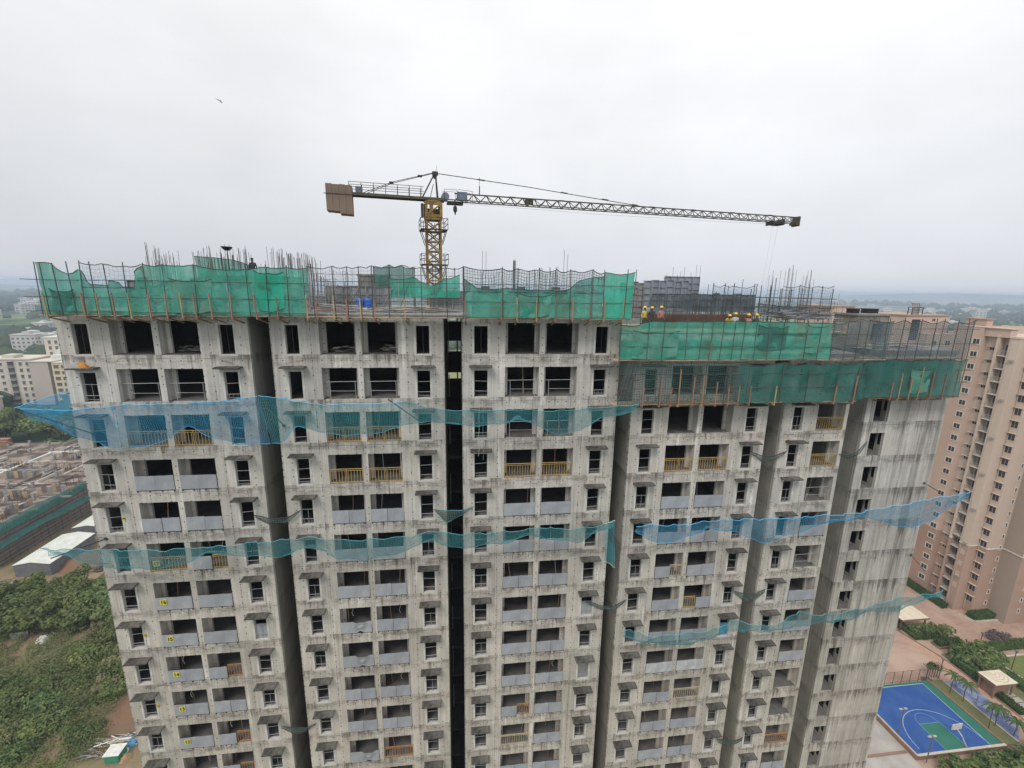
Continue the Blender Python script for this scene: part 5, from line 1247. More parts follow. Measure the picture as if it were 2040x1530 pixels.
o=scatter_scrub('dry_scrub',150,quad((-80,43),(-64,44),(-67,58),(-96,57)),1.2,'leaf_olive',6,(.4,1.1),.34,40); tag(o,'dry straw coloured brush at the top of the scrub slope','scrub',kind='stuff')
o=scatter_scrub('dark_scrub',95,quad((-74,31),(-56,34),(-64,50),(-86,48)),1.5,'leaf_dark',7,(.8,1.7),.4,90); tag(o,'darker thicket in the lower half of the scrub slope','scrub',kind='stuff')
def mound(name,label,cat,u,v,rx,ry,h,mt,seed,kind=None):
    rr=random.Random(seed); q=MB(); n,m=18,6; vs=[(0,0,h)];fs=[]
    for j in range(1,m+1):
        f=j/m
        for i in range(n):
            a=2*PI*i/n; k=1+rr.uniform(-.12,.12); vs.append((rx*f*k*math.cos(a),ry*f*k*math.sin(a),h*(1-f**1.4)*(1+rr.uniform(-.2,.2)) if j<m else -.05))
    for i in range(n): fs.append((0,1+i,1+(i+1)%n))
    for j in range(m-1):
        for i in range(n): a=1+j*n+i;b=1+j*n+(i+1)%n; fs.append((a,a+n,b+n,b))
    q.add(vs,fs); o=q.build(name,mt,smooth=True); put(o,u,v,.02); tag(o,label,cat)
    if kind: o['kind']=kind
    return o
mound('soil_heap','red earth heap on the far side of the tree clump','soil heap',-95.5,84.5,6.5,5.5,1.7,'red_soil',1)
mound('soil_heap','small red earth heap between trees and tower','soil heap',-91,84,3.2,2.6,1.2,'red_soil',2)
q=MB(); vs=[];fs=[]; rr=random.Random(3)
for i in range(260):
    a=rr.uniform(0,6.28); d=3.2*math.sqrt(rr.random()); s=rr.uniform(.12,.4); q.box(d*math.cos(a)-s,d*math.cos(a)+s,d*math.sin(a)-s*.7,d*math.sin(a)+s*.7,0,s*rr.uniform(.5,1.4)+.4*(1-d/3.2))
o=q.build('rubble','deck_cast'); put(o,-89.5,82.5,.02); tag(o,'pale broken rubble beside the red earth behind the trees','rubble',kind='stuff')
q=MB(); q.box(-1.5,1.5,-.15,.15,0,1.3); o=q.build('wall_remnant','slab_concrete'); put(o,-87.6,57.9,.0,.1); tag(o,'short grey wall fragment at the foot of the tree clump','wall')
o=mound('plastic_heap','heap of grey plastic sheeting in front of the trees','plastic heap',-82.6,57.0,1.5,1.2,.9,'tarp_white',5)
o=mound('red_ground','bare red earth slope against the tower foot','soil',-55.2,36.5,5.0,5.5,.5,'red_soil',6); o['kind']='structure'
# debris tip at the bottom edge
mt_=('timber','timber','dark_steel','form_grey','tarp_white')
heap('timber_tip','second tangle of planks and bent rods behind the site hut','scrap',-51.6,33.2,.05,46,2.2,5.0,1.0,mt_,35,False)
heap('rod_tip','heap of bent rods and pipes at the edge of the scrub','scrap',-55.6,31.2,.05,40,2.0,4.0,.6,('rebar','galv_rod','timber'),36)
heap('timber_tip','tangled timber and scrap heap at the foot of the tower','scrap',-53.5,33.0,0.05,52,2.6,6.0,.9,mt_,31,False)
t=thing('site_hut','small site hut with white panel roof and green side sheet','hut',-52.6,29.7,0); t.scale=(.8,.8,.85)
q=MB(); q.box(0,2.4,0,2.2,0,1.7); q.build('wall','tarp_green',t); q=MB(); 
for k in range(3): q.box(-.2+.02,2.6,-.15+k*.83,-.15+k*.83+.80,1.71+.0,1.78)
q.build('roof','tarp_white',t)
for lb,u,v,mtn,s in (('blue plastic sheet crumpled on the timber heap',-50.8,32.8,'tarp_blue',.8),('yellowish sack pile beside the site hut',-50.2,30.3,'prop_yellow',.8),('torn white sheet on the scrap next to the site hut',-51.6,31.4,'tarp_white',.9)):
    mound('plastic_sheet',lb,'sheet',u,v,s*1.2,s,.9,mtn,int(abs(u*10)))

# ------------------------------------------------------------------ sheds and car
def shed(u,v,w,l,h,lb):
    t=thing('site_shed',lb,'shed',u,v,0)
    q=MB(); q.box(.15,w-.15,.15,l-.15,0,h-.25); q.build('wall','shed_grey',t)
    q=MB()
    for s in(0,1):
        n=int(l/1.0)
        for k in range(n):
            y0,y1=l*k/n,l*(k+1)/n-.015; x0,x1=(0,w/2) if s==0 else (w,w/2)
            vs=[(x0,y0,h-.2),(x1,y0,h+.45),(x1,y1,h+.45),(x0,y1,h-.2)]; vs+=[(x,y,z-.05) for x,y,z in vs]
            q.add(vs,[(0,1,2,3),(7,6,5,4),(0,4,5,1),(1,5,6,2),(2,6,7,3),(3,7,4,0)])
    q.build('roof','roof_white',t)
    q=MB(); q.add([(.15,.14,h-.25),(w-.15,.14,h-.25),(w/2,.14,h+.38)],[(0,1,2)]); q.build('gable','shed_grey',t)
shed(-106.7,79.0,8.2,14,3.4,'long white roofed site shed in front of the concrete podium'); shed(-107.5,97,8,9,3.0,'smaller pale roofed shed farther along beside the tower edge')
t=thing('parked_car','dusty silver blue car parked by the end of the white roofed shed','car',-105.8,74.6,.02,rz=.5)
q=MB(); prof=[(-2.1,.35),(-2.12,.75),(-1.2,.95),(-.75,1.42),(.7,1.45),(1.35,.98),(2.05,.82),(2.1,.35)]
n=len(prof); vs=[(x,y,z) for y in(-.85,.85) for x,z in prof]; q.add(vs,[tuple(range(n)),tuple(range(2*n-1,n-1,-1))]+[(i,i+n,(i+1)%n+n,(i+1)%n) for i in range(n)]); mat('car_paint',(.30,.36,.42),(.27,.33,.39),2,rough=.25,metal=.4); q.build('body','car_paint',t)
q=MB()
for s in(-1,1): q.add([(-1.05,.865*s,1.0),(-.68,.865*s,1.36),(.62,.865*s,1.38),(1.15,.865*s,1.0)],[(0,1,2,3)])
q.add([(-1.22,-.7,1.0),(-1.22,.7,1.0),(-.80,.65,1.40),(-.80,-.65,1.40)],[(0,1,2,3)]); q.build('window','dark_glass',t)
for x in(-1.3,1.3):
    for y in(-.8,.8):
        q=MB(); q.lathe([(.32,-.1),(.32,.1)],12); q.v=[(a+x,c+y,b+.32) for a,b,c in q.v]; q.build('wheel','plastic_black',t)

# ------------------------------------------------------------------ podium under construction
t=thing('podium_building','long concrete podium under construction with scaffolded side','building',-176,82,0)
q=MB(); q.box(0,61.5,0,70,0,9.2); q.build('wall','brown_face',t); q=MB(); q.box(-.3,62,-.3,70.3,9.204,9.7); q.build('deck','deck_cast',t)
cm=MB(); cm.box(-.3,.3,-.3,.3,0,1.6); cmm=cm.mesh('column','slab_concrete'); rr=random.Random(8)
for iu in range(9):
    for iv in range(9):
        if rr.random()<.85: o=obj('column',cmm,t,loc=(3+iu*6.8+rr.uniform(-.3,.3),3+iv*8+rr.uniform(-.3,.3),9.705)); o.scale=(1,1,rr.uniform(.4,1.5))
for k in range(90):
    q=MB(); x,y=rr.uniform(2,58),rr.uniform(2,66); l=rr.uniform(2,10)
    if rr.random()<.5: q.box(x,x+l,y,y+.35,9.71,9.71+rr.uniform(.3,1.0))
    else: q.box(x,x+.35,y,y+l,9.71,9.71+rr.uniform(.3,1.0))
    q.build('upstand',('slab_concrete','brown_face','form_grey','slab_concrete','cream_wall','brown_face')[rr.randrange(6)],t)
for a,b in (((30,58,9.9),(59,60,9.9)),((31,38,9.9),(31,58,9.9)),((8,44,9.9),(31,42,9.9))):
    q=MB(); q.bar(a,b,.8,.6); q.build('edge_beam','roof_white',t)
heap('board_heap','litter of boards and rods over the near part of the podium deck','boards',-124,94,9.75,90,3.5,20,.6,('timber','form_grey','prop_rust','tarp_white','rebar_rust'),41,False)
heap('board_heap','litter of boards over the middle of the podium deck','boards',-132,112,9.75,80,4,26,.7,('timber','form_grey','prop_rust','tarp_white','rebar_rust'),42,False)
heap('board_heap','litter of boards over the far part of the podium deck','boards',-148,130,9.75,80,5,30,.8,('timber','form_grey','prop_rust','tarp_white'),43,False)
for k,(u,v,w,n) in enumerate(((-120,88,5,30),(-126,101,6,34),(-119,112,5,30),(-135,94,6,34),(-131,122,7,36),(-145,108,8,40),(-150,126,8,40),(-140,136,8,36))):
    bars('rebar_bundle',f"starter bars standing on the podium deck, {('nearest','second','third','fourth','fifth','sixth','seventh','farthest')[k]} group",u,v,9.7,spread(w,n,1.0,2.6,0,200+k,2.5),mt='rebar_rust',r=.05,group='starter bars on the podium deck')
for k,(u,v,du,dv) in enumerate(((-117.5,90,1.5,9),(-122,106,9,1.4),(-118,122,1.5,12),(-134,103,12,1.4),(-128,131,1.6,10),(-142,118,10,1.6))):
    t=thing('timber_formwork',f"unfinished timber formwork wall on the podium deck, {('nearest','second','third','fourth','fifth','farthest')[k]} of six",'formwork',u,v,9.71,group='timber formwork on the podium')
    nn=int(max(du,dv)/1.2)
    for j in range(nn):
        q=MB(); x0,y0=(du*j/nn,0) if du>dv else (0,dv*j/nn); q.box(x0,x0+(du/nn-.05 if du>dv else .15),y0,y0+(.15 if du>dv else dv/nn-.05),0,R.uniform(1.2,2.6)); q.build('board',('timber','brown_face','form_grey')[j%3],t)
t=thing('timber_stack','orange painted form timbers stacked at the left picture edge','timber stack',-171,149,9.0)
for k in range(9):
    q=MB(); q.box(-3,5+R.uniform(-.6,.6),-.5,.9,k*.42,k*.42+.34); q.build('beam','prop_rust' if k%3 else 'prop_yellow',t)
t=thing('podium_scaffold','scaffold along the podium side facing the tower','scaffold',-113.6,82,0)
for k in range(30):
    q=MB(); q.tube([(0,k*2.2,0),(0,k*2.2,11.0+R.uniform(-.4,.6))],.06,5); q.build('pole','pole_dark',t)
for z in range(1,11):
    q=MB(); q.tube([(.05,0,z*1.05),(.05,64,z*1.05+R.uniform(-.1,.1))],.05,5); q.build('ledger','galv_rod' if z%2 else 'timber',t)
net('debris_net','green net along the upper edge of the podium','net',line((0,),0,0) and [(-113.3,82,10.9),(-113.3,95,11.2),(-113.3,112,10.6),(-113.3,146,10.8)],[(-112.9,82,8.6),(-112.9,95,8.2),(-112.9,112,8.7),(-112.9,146,8.4)],'net_teal',rows=5,ripple=.15,seed=71)
net('debris_net','drooping green net strip halfway down the podium side','net',[(-113.3,82,6.4),(-113.3,95,6.7),(-113.3,112,6.2),(-113.3,146,6.4)],[(-112.2,82,5.3),(-112.2,95,5.7),(-112.2,104,4.9),(-112.2,112,5.3),(-112.2,146,5.2)],'net_teal',rows=4,ripple=.12,seed=72)

# ------------------------------------------------------------------ cream flats at the left
def win_grid(t,parent,u0,u1,z0,z1,nu,nz,v,mt_frame,ww,wh,depth=.25):
    """recess frames with dark panes; frame and pane per window, mesh shared"""
    f=MB(); f.box(-ww/2-.15,ww/2+.15,-depth,-.01,-.22,-.02); f.box(-ww/2-.15,ww/2+.15,-depth*1.6,-.01,wh+.02,wh+.16); fm=f.mesh('window',mt_frame)
    p=MB(); p.box(-ww/2,ww/2,-.06,-.008,0,wh); 
    pm=p.mesh('pane','far_window'); 
    for i in range(nu):
        for j in range(nz):
            o=obj('window',fm,parent,loc=(u0+(u1-u0)*(i+.5)/nu,v,z0+(z1-z0)*j/nz+.9)); obj('pane',pm,o)
t=thing('apartment_block','cream apartment block with rows of small windows at the left edge','building',-262,252.5,0)
q=MB(); q.box(-6,19.5,0,16,0,26.0); q.build('wall','cream_wall',t); q=MB(); q.box(-6.3,19.8,-.3,16.3,26.004,26.7); q.build('parapet','cream_wall',t)
win_grid(t,t,2.2,6.2,0,25.5,1,7,0,'cream_wall',1.6,1.7); win_grid(t,t,6.2,12.5,0,25.5,1,7,0,'dull_green_grey',3.2,2.4,.9); win_grid(t,t,12.6,16,0,25.5,1,7,0,'cream_wall',1.5,2.0); win_grid(t,t,16.5,19,0,25.5,1,7,0,'cream_wall',1.4,2.0)
q=MB(); q.box(4,10,2,8,26.0,28.6); q.build('stair_head','cream_wall',t)
t=thing('apartment_block','cream flats with a blank taupe wall and a yellow wing','building',-242,251,0)
q=MB(); q.box(0,9.6,0,16,0,25.0); q.build('wall','pale_taupe',t); q=MB(); q.box(9.65,12.2,1.4,16,0,24.6); q.build('wall','dull_green_grey',t); q=MB(); q.box(12.2,19.5,-1.0,15,0,24.2); q.build('wall','cream_yellow',t); q=MB(); q.box(19.5,26,2,16,0,24.4); q.build('wall','cream_wall',t)
q=MB(); q.box(-.3,12.3,-.3,16.2,25.004,25.5); q.box(12.3,26.2,-1.2,15.2,24.404,24.9); q.build('parapet','cream_wall',t)
win_grid(t,t,9.8,12.1,0,24,1,7,1.4,'cream_wall',1.8,2.2); win_grid(t,t,12.3,16.6,0,24,1,7,-1.0,'cream_yellow',2.6,2.0); win_grid(t,t,16.2,19.4,0,24,1,7,-1.0,'cream_yellow',1.6,2.0); win_grid(t,t,19.8,23.5,0,24,1,7,2,'cream_wall',2.6,2.1,.8)
t=thing('apartment_block','taller cream block rising behind the yellow wing','building',-246,268,0)
q=MB(); q.box(0,9,0,14,0,37.0); q.build('wall','cream_wall',t); q=MB(); q.box(9.02,24,1,15,0,34.5); q.build('wall','cream_yellow',t); q=MB(); q.box(-.3,9.2,-.3,14.3,37.004,37.6); q.box(9.3,24.3,.7,15.3,34.504,35.1); q.build('parapet','roof_white',t)
win_grid(t,t,1,8,22,36,2,4,0,'cream_wall',1.5,2.0); win_grid(t,t,10,23,22,34,4,3,1,'cream_wall',1.6,2.0)
for k,(z,y) in enumerate(((30.5,-6),(28.0,-10))):
    q=MB(); q.box(10,26,y,y+4,z-6,z); q.build('roof_step','roof_white',t)
t=thing('low_building','low cream house with flat roof below the flats','building',-262,216,0)
q=MB(); q.box(0,22,0,14,0,9.5); q.build('wall','cream_wall',t); q=MB(); q.box(-.4,22.4,-.4,14.4,9.504,10.4); q.build('parapet','roof_white',t)
win_grid(t,t,1,21,0,9,5,2,0,'cream_wall',1.6,1.6)
# houses scattered far off in the haze
hm={}
def far_house(k):
    if k not in hm:
        rr=random.Random(k); q=MB(); w,d,h=rr.uniform(9,22),rr.uniform(9,16),rr.choice((5,6,7,9,12,14)); q.box(-w/2,w/2,-d/2,d/2,0,h); wm=q.mesh('wall','far_pale')
        q=MB(); q.box(-w/2-.3,w/2+.3,-d/2-.3,d/2+.3,h+.004,h+.7); q.box(-w*.2,w*.1,-2,2,h+.7,h+2.6); rm=q.mesh('roof','far_pale')
        q=MB(); nf=max(1,int(h/3.2)); nc=max(2,int(w/3.4))
        for i in range(nc):
            for j in range(nf):
                x=-w/2+w*(i+.5)/nc; q.box(x-.8,x+.8,-d/2-.06,-d/2-.005,j*3.2+1,j*3.2+2.5); 
                if x<d/2-1: q.box(w/2+.005,w/2+.06,-d/2+d*(i+.5)/nc-.7,-d/2+d*(i+.5)/nc+.7,j*3.2+1,j*3.2+2.5)
        hm[k]=(wm,rm,q.mesh('window','far_window'))
    return hm[k]
rr=random.Random(77)
for k in range(150):
    if k<75: az=rr.uniform(-63,-43); d=rr.choice((rr.uniform(560,900),rr.uniform(700,1800),rr.uniform(1500,3200))); side='left of the tower'
    else: az=rr.uniform(33,52); d=rr.choice((rr.uniform(600,1500),rr.uniform(1200,3500),rr.uniform(2000,4200))); side='right of the tower'
    a=math.radians(az); wm,rm,wi=far_house(k%14)
    t=bpy.data.objects.new('far_house',None); COL.objects.link(t); t.location=(math.sin(a)*d,math.cos(a)*d,0); t.rotation_euler=(0,0,rr.uniform(-.8,.8)); s=rr.uniform(.9,1.5)*(1.3 if d>1500 else 1); t.scale=(s,s,s*rr.uniform(.8,1.2))
    tag(t,f'pale house blurred by haze far {side}','house',f'far hazy houses {side}')
    obj('wall',wm,t); obj('roof',rm,t); obj('window',wi,t,kind='stuff')
# far woodland: one mass
rr=random.Random(9); q=MB(); 
ico=[(0,0,1)]+[(math.cos(i*1.2566)*.9,math.sin(i*1.2566)*.9,.35) for i in range(5)]+[(math.cos(i*1.2566+.63)*.95,math.sin(i*1.2566+.63)*.95,-.5) for i in range(5)]
icf=[(0,1+i,1+(i+1)%5) for i in range(5)]+[(1+i,6+i,1+(i+1)%5) for i in range(5)]+[(6+i,6+(i+1)%5,1+(i+1)%5) for i in range(5)]
pat=[(rr.uniform(-66,60),math.exp(rr.uniform(math.log(330),math.log(3800)))) for _ in range(330)]
for az,d in pat:
    for k in range(26):
        a=math.radians(az)+rr.gauss(0,.030); dd=d*(1+rr.gauss(0,.035)); s=rr.uniform(3.5,7.5)*(1+dd/1600)
        if -.62<a<.55 and dd<500: continue
        x,y=math.sin(a)*dd,math.cos(a)*dd
        q.add([(x+vx*s*rr.uniform(.8,1.2),y+vy*s*rr.uniform(.8,1.2),s*.6+vz*s*rr.uniform(.7,1.1)) for vx,vy,vz in ico],icf)
o=q.build('far_woodland','leaf_far'); tag(o,'hazy dark woodland spread over the plain to the horizon','woodland',kind='stuff')

# ================================================================== RIGHT HAND SIDE: FINISHED TOWERS AND COURT
def paving():
    m,t=newmat('paving'); g=G(t); co=g.n('ShaderNodeTexCoord').outputs['Object']
    br=g.n('ShaderNodeTexBrick',{'Vector':g.scale(co,(1,1,1)),'Scale':1.0,'Mortar Size':.02,'Brick Width':.9,'Row Height':.45,'Color1':(.37,.255,.20,1),'Color2':(.32,.215,.165,1),'Mortar':(.27,.18,.14,1)})
    col=g.mix(g.math('MULTIPLY',g.rng(g.noise(g.scale(co,(.35,1.3,1)),.8,6,.65),.52,.66),.5),br.outputs[0],(.22,.14,.11))
    col=g.mix(g.rng(g.noise(co,.16,5),.42,.62),col,(.40,.29,.225))
    b=g.n('ShaderNodeBsdfPrincipled',{'Base Color':col,'Roughness':.85}); g.out(b.outputs[0]); MATS['paving']=m
paving()
mat('court_blue',(.018,.070,.25),(.032,.092,.27),.35,rough=.6,detail=9,lo=.42,hi=.62); mat('court_green',(.025,.135,.095),(.03,.15,.105),.5,rough=.6); mat('line_white',(.32,.41,.54),None,2); mat('line_pale',(.15,.27,.45),None,2)
mat('lawn',(.11,.145,.045),(.15,.17,.06),1.2,detail=6); mat('rough_grass',(.10,.12,.045),(.16,.14,.07),1.1,detail=8)
mat('play_floor',(.09,.125,.25),(.24,.26,.33),.55,detail=8,lo=.42,hi=.6); mat('pink_path',(.42,.27,.20),(.36,.23,.17),.7); mat('kerb_brown',(.26,.16,.115),(.20,.13,.09),1); mat('kerb_pale',(.50,.46,.38),(.42,.38,.31),1)
mat('slab_grey',(.38,.36,.33),(.30,.28,.26),.5,detail=7); mat('roof_cream',(.62,.55,.43),(.56,.49,.38),.5); mat('roof_ring',(.50,.43,.33),None,1)
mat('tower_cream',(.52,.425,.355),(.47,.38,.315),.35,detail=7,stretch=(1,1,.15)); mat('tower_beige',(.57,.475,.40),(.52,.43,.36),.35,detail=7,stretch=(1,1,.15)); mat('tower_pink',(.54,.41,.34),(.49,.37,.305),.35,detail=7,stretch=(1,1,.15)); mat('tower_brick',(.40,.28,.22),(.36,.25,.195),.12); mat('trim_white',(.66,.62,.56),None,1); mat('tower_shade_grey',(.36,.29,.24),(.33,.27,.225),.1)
mat('post_grey',(.10,.11,.12),(.14,.14,.14),2); mat('post_brown',(.13,.08,.06),None,2); mat('board_white',(.62,.58,.55),None,2); mat('board_red',(.55,.13,.07),None,2)
def sheetz(name,poly,z,mt,label=None,cat=None,kind='structure'):
    q=MB(); u0=sum(p[0] for p in poly)/len(poly); v0=sum(p[1] for p in poly)/len(poly)
    q.add([(u-u0,v-v0,0) for u,v in poly],[tuple(range(len(poly)))]); o=q.build(name,mt); put(o,u0,v0,z); o['kind']=kind
    if label: o['label']=label; o['category']=cat
    return o
sheetz('paved_court',[(45,-30),(175,-30),(175,130),(45,130)],.024,'paving')
sheetz('court_apron',[(69.7,29.35),(85.25,29.35),(85.25,17.5),(69.7,17.5)],.60,'court_green')
sheetz('sports_court',[(69.75,28.9),(83.75,28.9),(83.05,17.6),(69.75,17.6)],.604,'court_blue')
sheetz('court_key',[(75.1,21.85),(78.85,21.85),(78.95,17.7),(75.0,17.7)],.608,'court_green')
t=thing('court_lines','pale painted lines of the blue basketball court','court lines',77,18,.612)
def strip(pts,w,mtn,nm='line'):
    q=MB(); pts=[Vector((x-77,y-18,0)) for x,y in pts]
    for i in range(len(pts)-1):
        d=(pts[i+1]-pts[i]).normalized(); nrm=Vector((-d.y,d.x,0))*w/2
        q.add([pts[i]-nrm,pts[i+1]-nrm,pts[i+1]+nrm,pts[i]+nrm],[(0,1,2,3)])
    q.build(nm,mtn,t)
strip([(69.8,28.85),(83.65,28.85)],.14,'line_white','line'); strip([(83.7,28.9),(83.0,17.6)],.12,'line_white')
strip([(77+6.0*math.cos(a),18.3+6.0*math.sin(a)) for a in [PI*i/40 for i in range(41)]],.10,'line_white'); strip([(77+1.8*math.cos(a),21.9+1.8*math.sin(a)) for a in [PI*i/18 for i in range(19)]],.09,'line_pale')
strip([(75.05,17.7),(75.1,21.9),(78.9,21.9),(79.0,17.7)],.09,'line_pale'); 
q=MB(); q.box(60,69.55,17.4-.5,17.4,0,.05) if 0 else None
# retaining kerbs of the court
def wallpiece(name,label,cat,u0,u1,v0,v1,h,mtn,z=0,cap=None):
    t=thing(name,label,cat,u0,v0,z); q=MB(); q.box(0,u1-u0,0,v1-v0,0,h); q.build('wall',mtn,t)
    if cap:
        q=MB(); q.box(-.03,u1-u0+.03,-.03,v1-v0+.03,h+.003,h+.08); q.build('coping',cap,t)
    return t
wallpiece('retaining_wall','brown retaining wall with pale coping along the near side of the blue court','wall',69.7,85.3,17.15,17.45,.75,'kerb_brown',cap='kerb_pale')
t=thing('retaining_wall','sloping brown kerb wall on the tower side of the blue court','wall',69.3,17.2,0); q=MB(); q.prism([(0,0),(.35,0),(.35,12),(0,12)],0,.72); q.build('wall','kerb_brown',t); q=MB(); q.prism([(.2,0),(.38,0),(.38,12),(.2,12)],.723,.80); q.build('coping','kerb_pale',t)
wallpiece('kerb','pinkish kerb between the green apron and the grass strip','kerb',85.28,85.6,17.2,29.6,.7,'kerb_brown')
sheetz('grey_yard',[(46,-10),(69.2,-10),(69.2,30),(46,30)],.03,'slab_grey'); 
wallpiece('kerb','low concrete strip crossing the grey yard','kerb',60,69.1,18.3,18.7,.12,'kerb_brown')
sheetz('rough_grass',[(85.6,17.4),(88.2,17.4),(88.0,29.2),(85.6,29.5)],.55,'rough_grass')
sheetz('play_floor',[(88.2,17.6),(92.3,20.5),(92.1,28.7),(88.0,28.9)],.55,'play_floor')
sheetz('pink_path',[(92.1,17.4),(94.3,17.4),(94.5,35),(92.4,40),(91.0,40),(92.1,28.7)],.05,'pink_path')
wallpiece('kerb','pale kerb between grass strip and blue play floor','kerb',88.05,88.2,17.6,28.9,.62,'kerb_pale')
sheetz('lawn',[(104.3,20),(128,20),(128,33.0),(106.2,33.0),(104.2,31.0)],.05,'lawn')
sheetz('garden_bed',[(94.6,22),(104,22),(104.6,34.6),(100,35.4),(95,35)],.045,'rough_grass')
def kerbline(name,label,pts,w=.25,h=.16,mtn='kerb_brown'):
    t=thing(name,label,'kerb',pts[0][0],pts[0][1],0); q=MB()
    for a,b in zip(pts,pts[1:]): q.bar((a[0]-pts[0][0],a[1]-pts[0][1],h/2+.02),(b[0]-pts[0][0],b[1]-pts[0][1],h/2+.02),w,h)
    q.build('kerb_stone',mtn,t)
kerbline('kerb','brown kerb along the near edge of the court garden',[(92.4,41.6),(94.4,34),(94.5,27.4),(94.3,20)])
kerbline('kerb','brown kerb line across the paving beyond the box hedge',[(102.9,40.5),(103.0,35.3),(104.8,33)])
kerbline('kerb','pale kerb round the lawn',[(105,20),(104.1,31),(106.2,33.1),(128,33.3)],.3,.18,'kerb_pale')
kerbline('kerb','pale kerb round the bed at the foot of the beige tower',[(110.9,44.6),(112.1,42.1),(119.1,42.0)],.3,.2,'kerb_pale')
def hedge(name,label,u0,u1,v0,v1,h,mt,n,seed,z=.05,leaf=.22,stuffk=False):
    rr=random.Random(seed); q=MB(); vs=[];fs=[]; U,V=u1-u0,v1-v0
    q.box(.12,U-.12,.12,V-.12,0,h-.12)
    for i in range(n):
        s=rr.random(); x,y=rr.uniform(0,U),rr.uniform(0,V); z_=h+rr.uniform(-.12,.14)
        if s<.5: z_=rr.uniform(0,h); 
        if s<.25: y=rr.choice((0,V))+rr.uniform(-.1,.1)
        elif s<.5: x=rr.choice((0,U))+rr.uniform(-.1,.1)
        p=Vector((x,y,z_)); nn=Vector((rr.uniform(-1,1),rr.uniform(-1,1),rr.uniform(.1,1))).normalized(); t=nn.cross(Vector((rr.uniform(-1,1),rr.uniform(-1,1),.3))).normalized(); b=nn.cross(t); l=leaf*rr.uniform(.6,1.3)
        k=len(vs); vs+=[p-t*l*.5,p+b*l*.4,p+t*l*.5,p-b*l*.4]; fs.append((k,k+1,k+2,k+3))
    q.add(vs,fs); o=q.build(name,mt); put(o,u0,v0,z); tag(o,label,'hedge'); return o
hedge('box_hedge','clipped rectangular box hedge in a brown planter on the paving',96.2,101.5,36.3,37.6,1.0,'leaf_hedge',1500,1,.35)
wallpiece('planter','brown planter under the clipped rectangular hedge','planter',95.95,101.8,36.1,37.8,.42,'kerb_brown')
hedge('hedge','long dark hedge behind the lawn',104.9,122,34.3,36.0,1.2,'leaf_hedge',2200,2)
hedge('hedge','low hedge strip beside the pink path in front of the cream pavilion',94.7,96.2,22.0,33.0,.8,'leaf_hedge',2200,3)
hedge('hedge','dark hedge between the pavilion and the lawn edge',101.0,103.2,23,29.5,.9,'leaf_hedge',1300,4)
hedge('hedge','green bed hedge at the foot of the beige tower',112.4,119,42.5,44.2,1.2,'leaf_hedge',1500,5)
hedge('hedge','sloping hedge wedge beside the large shrub bed',93.4,95.0,38.8,44.6,.8,'leaf_hedge',1100,6)
hedge('hedge','yellow flecked low hedge in the large shrub bed',95.2,99.6,38.6,39.8,.7,'leaf_hedge',1100,7)
hedge('hedge','dark hedge strip at the tower entrance left of the doorway',109.0,110.6,46.6,56,1.3,'leaf_hedge',1400,8)
hedge('hedge','small hedge at the right edge under the pink tower',121.5,128,42.0,44.0,1.0,'leaf_hedge',700,9)
KIND['shrub']=(leaf_crown(1.6,1.2,520,.42,'leaf_hedge',91,7),trunk_mesh(.7,.08,.6,4),1.0)
KIND['purple']=(leaf_crown(1.5,.9,420,.40,'leaf_purple',92,7),trunk_mesh(.5,.08,.6,5),.8)
KIND['darkshrub']=(leaf_crown(1.9,1.5,750,.42,'leaf_dark',93,8),trunk_mesh(.8,.09,.7,6),1.2)
nm=('northern','central','southern')
for k,(u,v,s,kd) in enumerate(((95.2,40.9,.75,'darkshrub'),(96.8,40.6,.8,'darkshrub'),(98.4,40.4,.8,'darkshrub'),(99.9,40.2,.85,'darkshrub'),(101.0,39.0,1.0,'darkshrub'),(97.6,40.0,.7,'shrub'))):
    tree(kd,('leftmost dark shrub of the bed below the cream canopy','second dark shrub of the bed below the cream canopy','third dark shrub of the bed below the cream canopy','fourth dark shrub of the bed below the cream canopy','round blue green shrub at the right end of the bed','pale shrub in the middle of the bed below the canopy')[k],u,v,s,group='shrubs in the bed below the canopy',name='shrub')
k=0
for u,v,s in ((97,33.4,1.1),(98.6,33.9,1.2),(100.2,33.4,1.3),(101.6,33.6,1.2),(103,33.2,1.2),(97.6,32.0,1.0),(99.3,31.9,1.25),(101.0,31.8,1.2),(102.6,31.6,1.1),(96.2,31.0,.9),(99.0,30.3,.9),(100.9,30.2,.9)):
    ro=('back','middle','front')[0 if v>33 else (1 if v>31.2 else 2)]; 
    tree('darkshrub' if k%3 else 'shrub',f'dark flowering shrub, {ro} row of the pavilion thicket',u,v,s,group='shrubs in the thicket behind the pavilion',name='shrub'); k+=1
for u,v,s,lb in ((109.2,36.6,.95,'left purple shrub above the long hedge'),(110.9,36.9,1.15,'large purple shrub above the long hedge'),(112.6,36.7,1.0,'right purple shrub above the long hedge'),(106.6,36.2,.5,'small dark shrub standing apart left of the purple shrubs')):
    tree('purple',lb,u,v,s,name='shrub',group='purple shrubs')
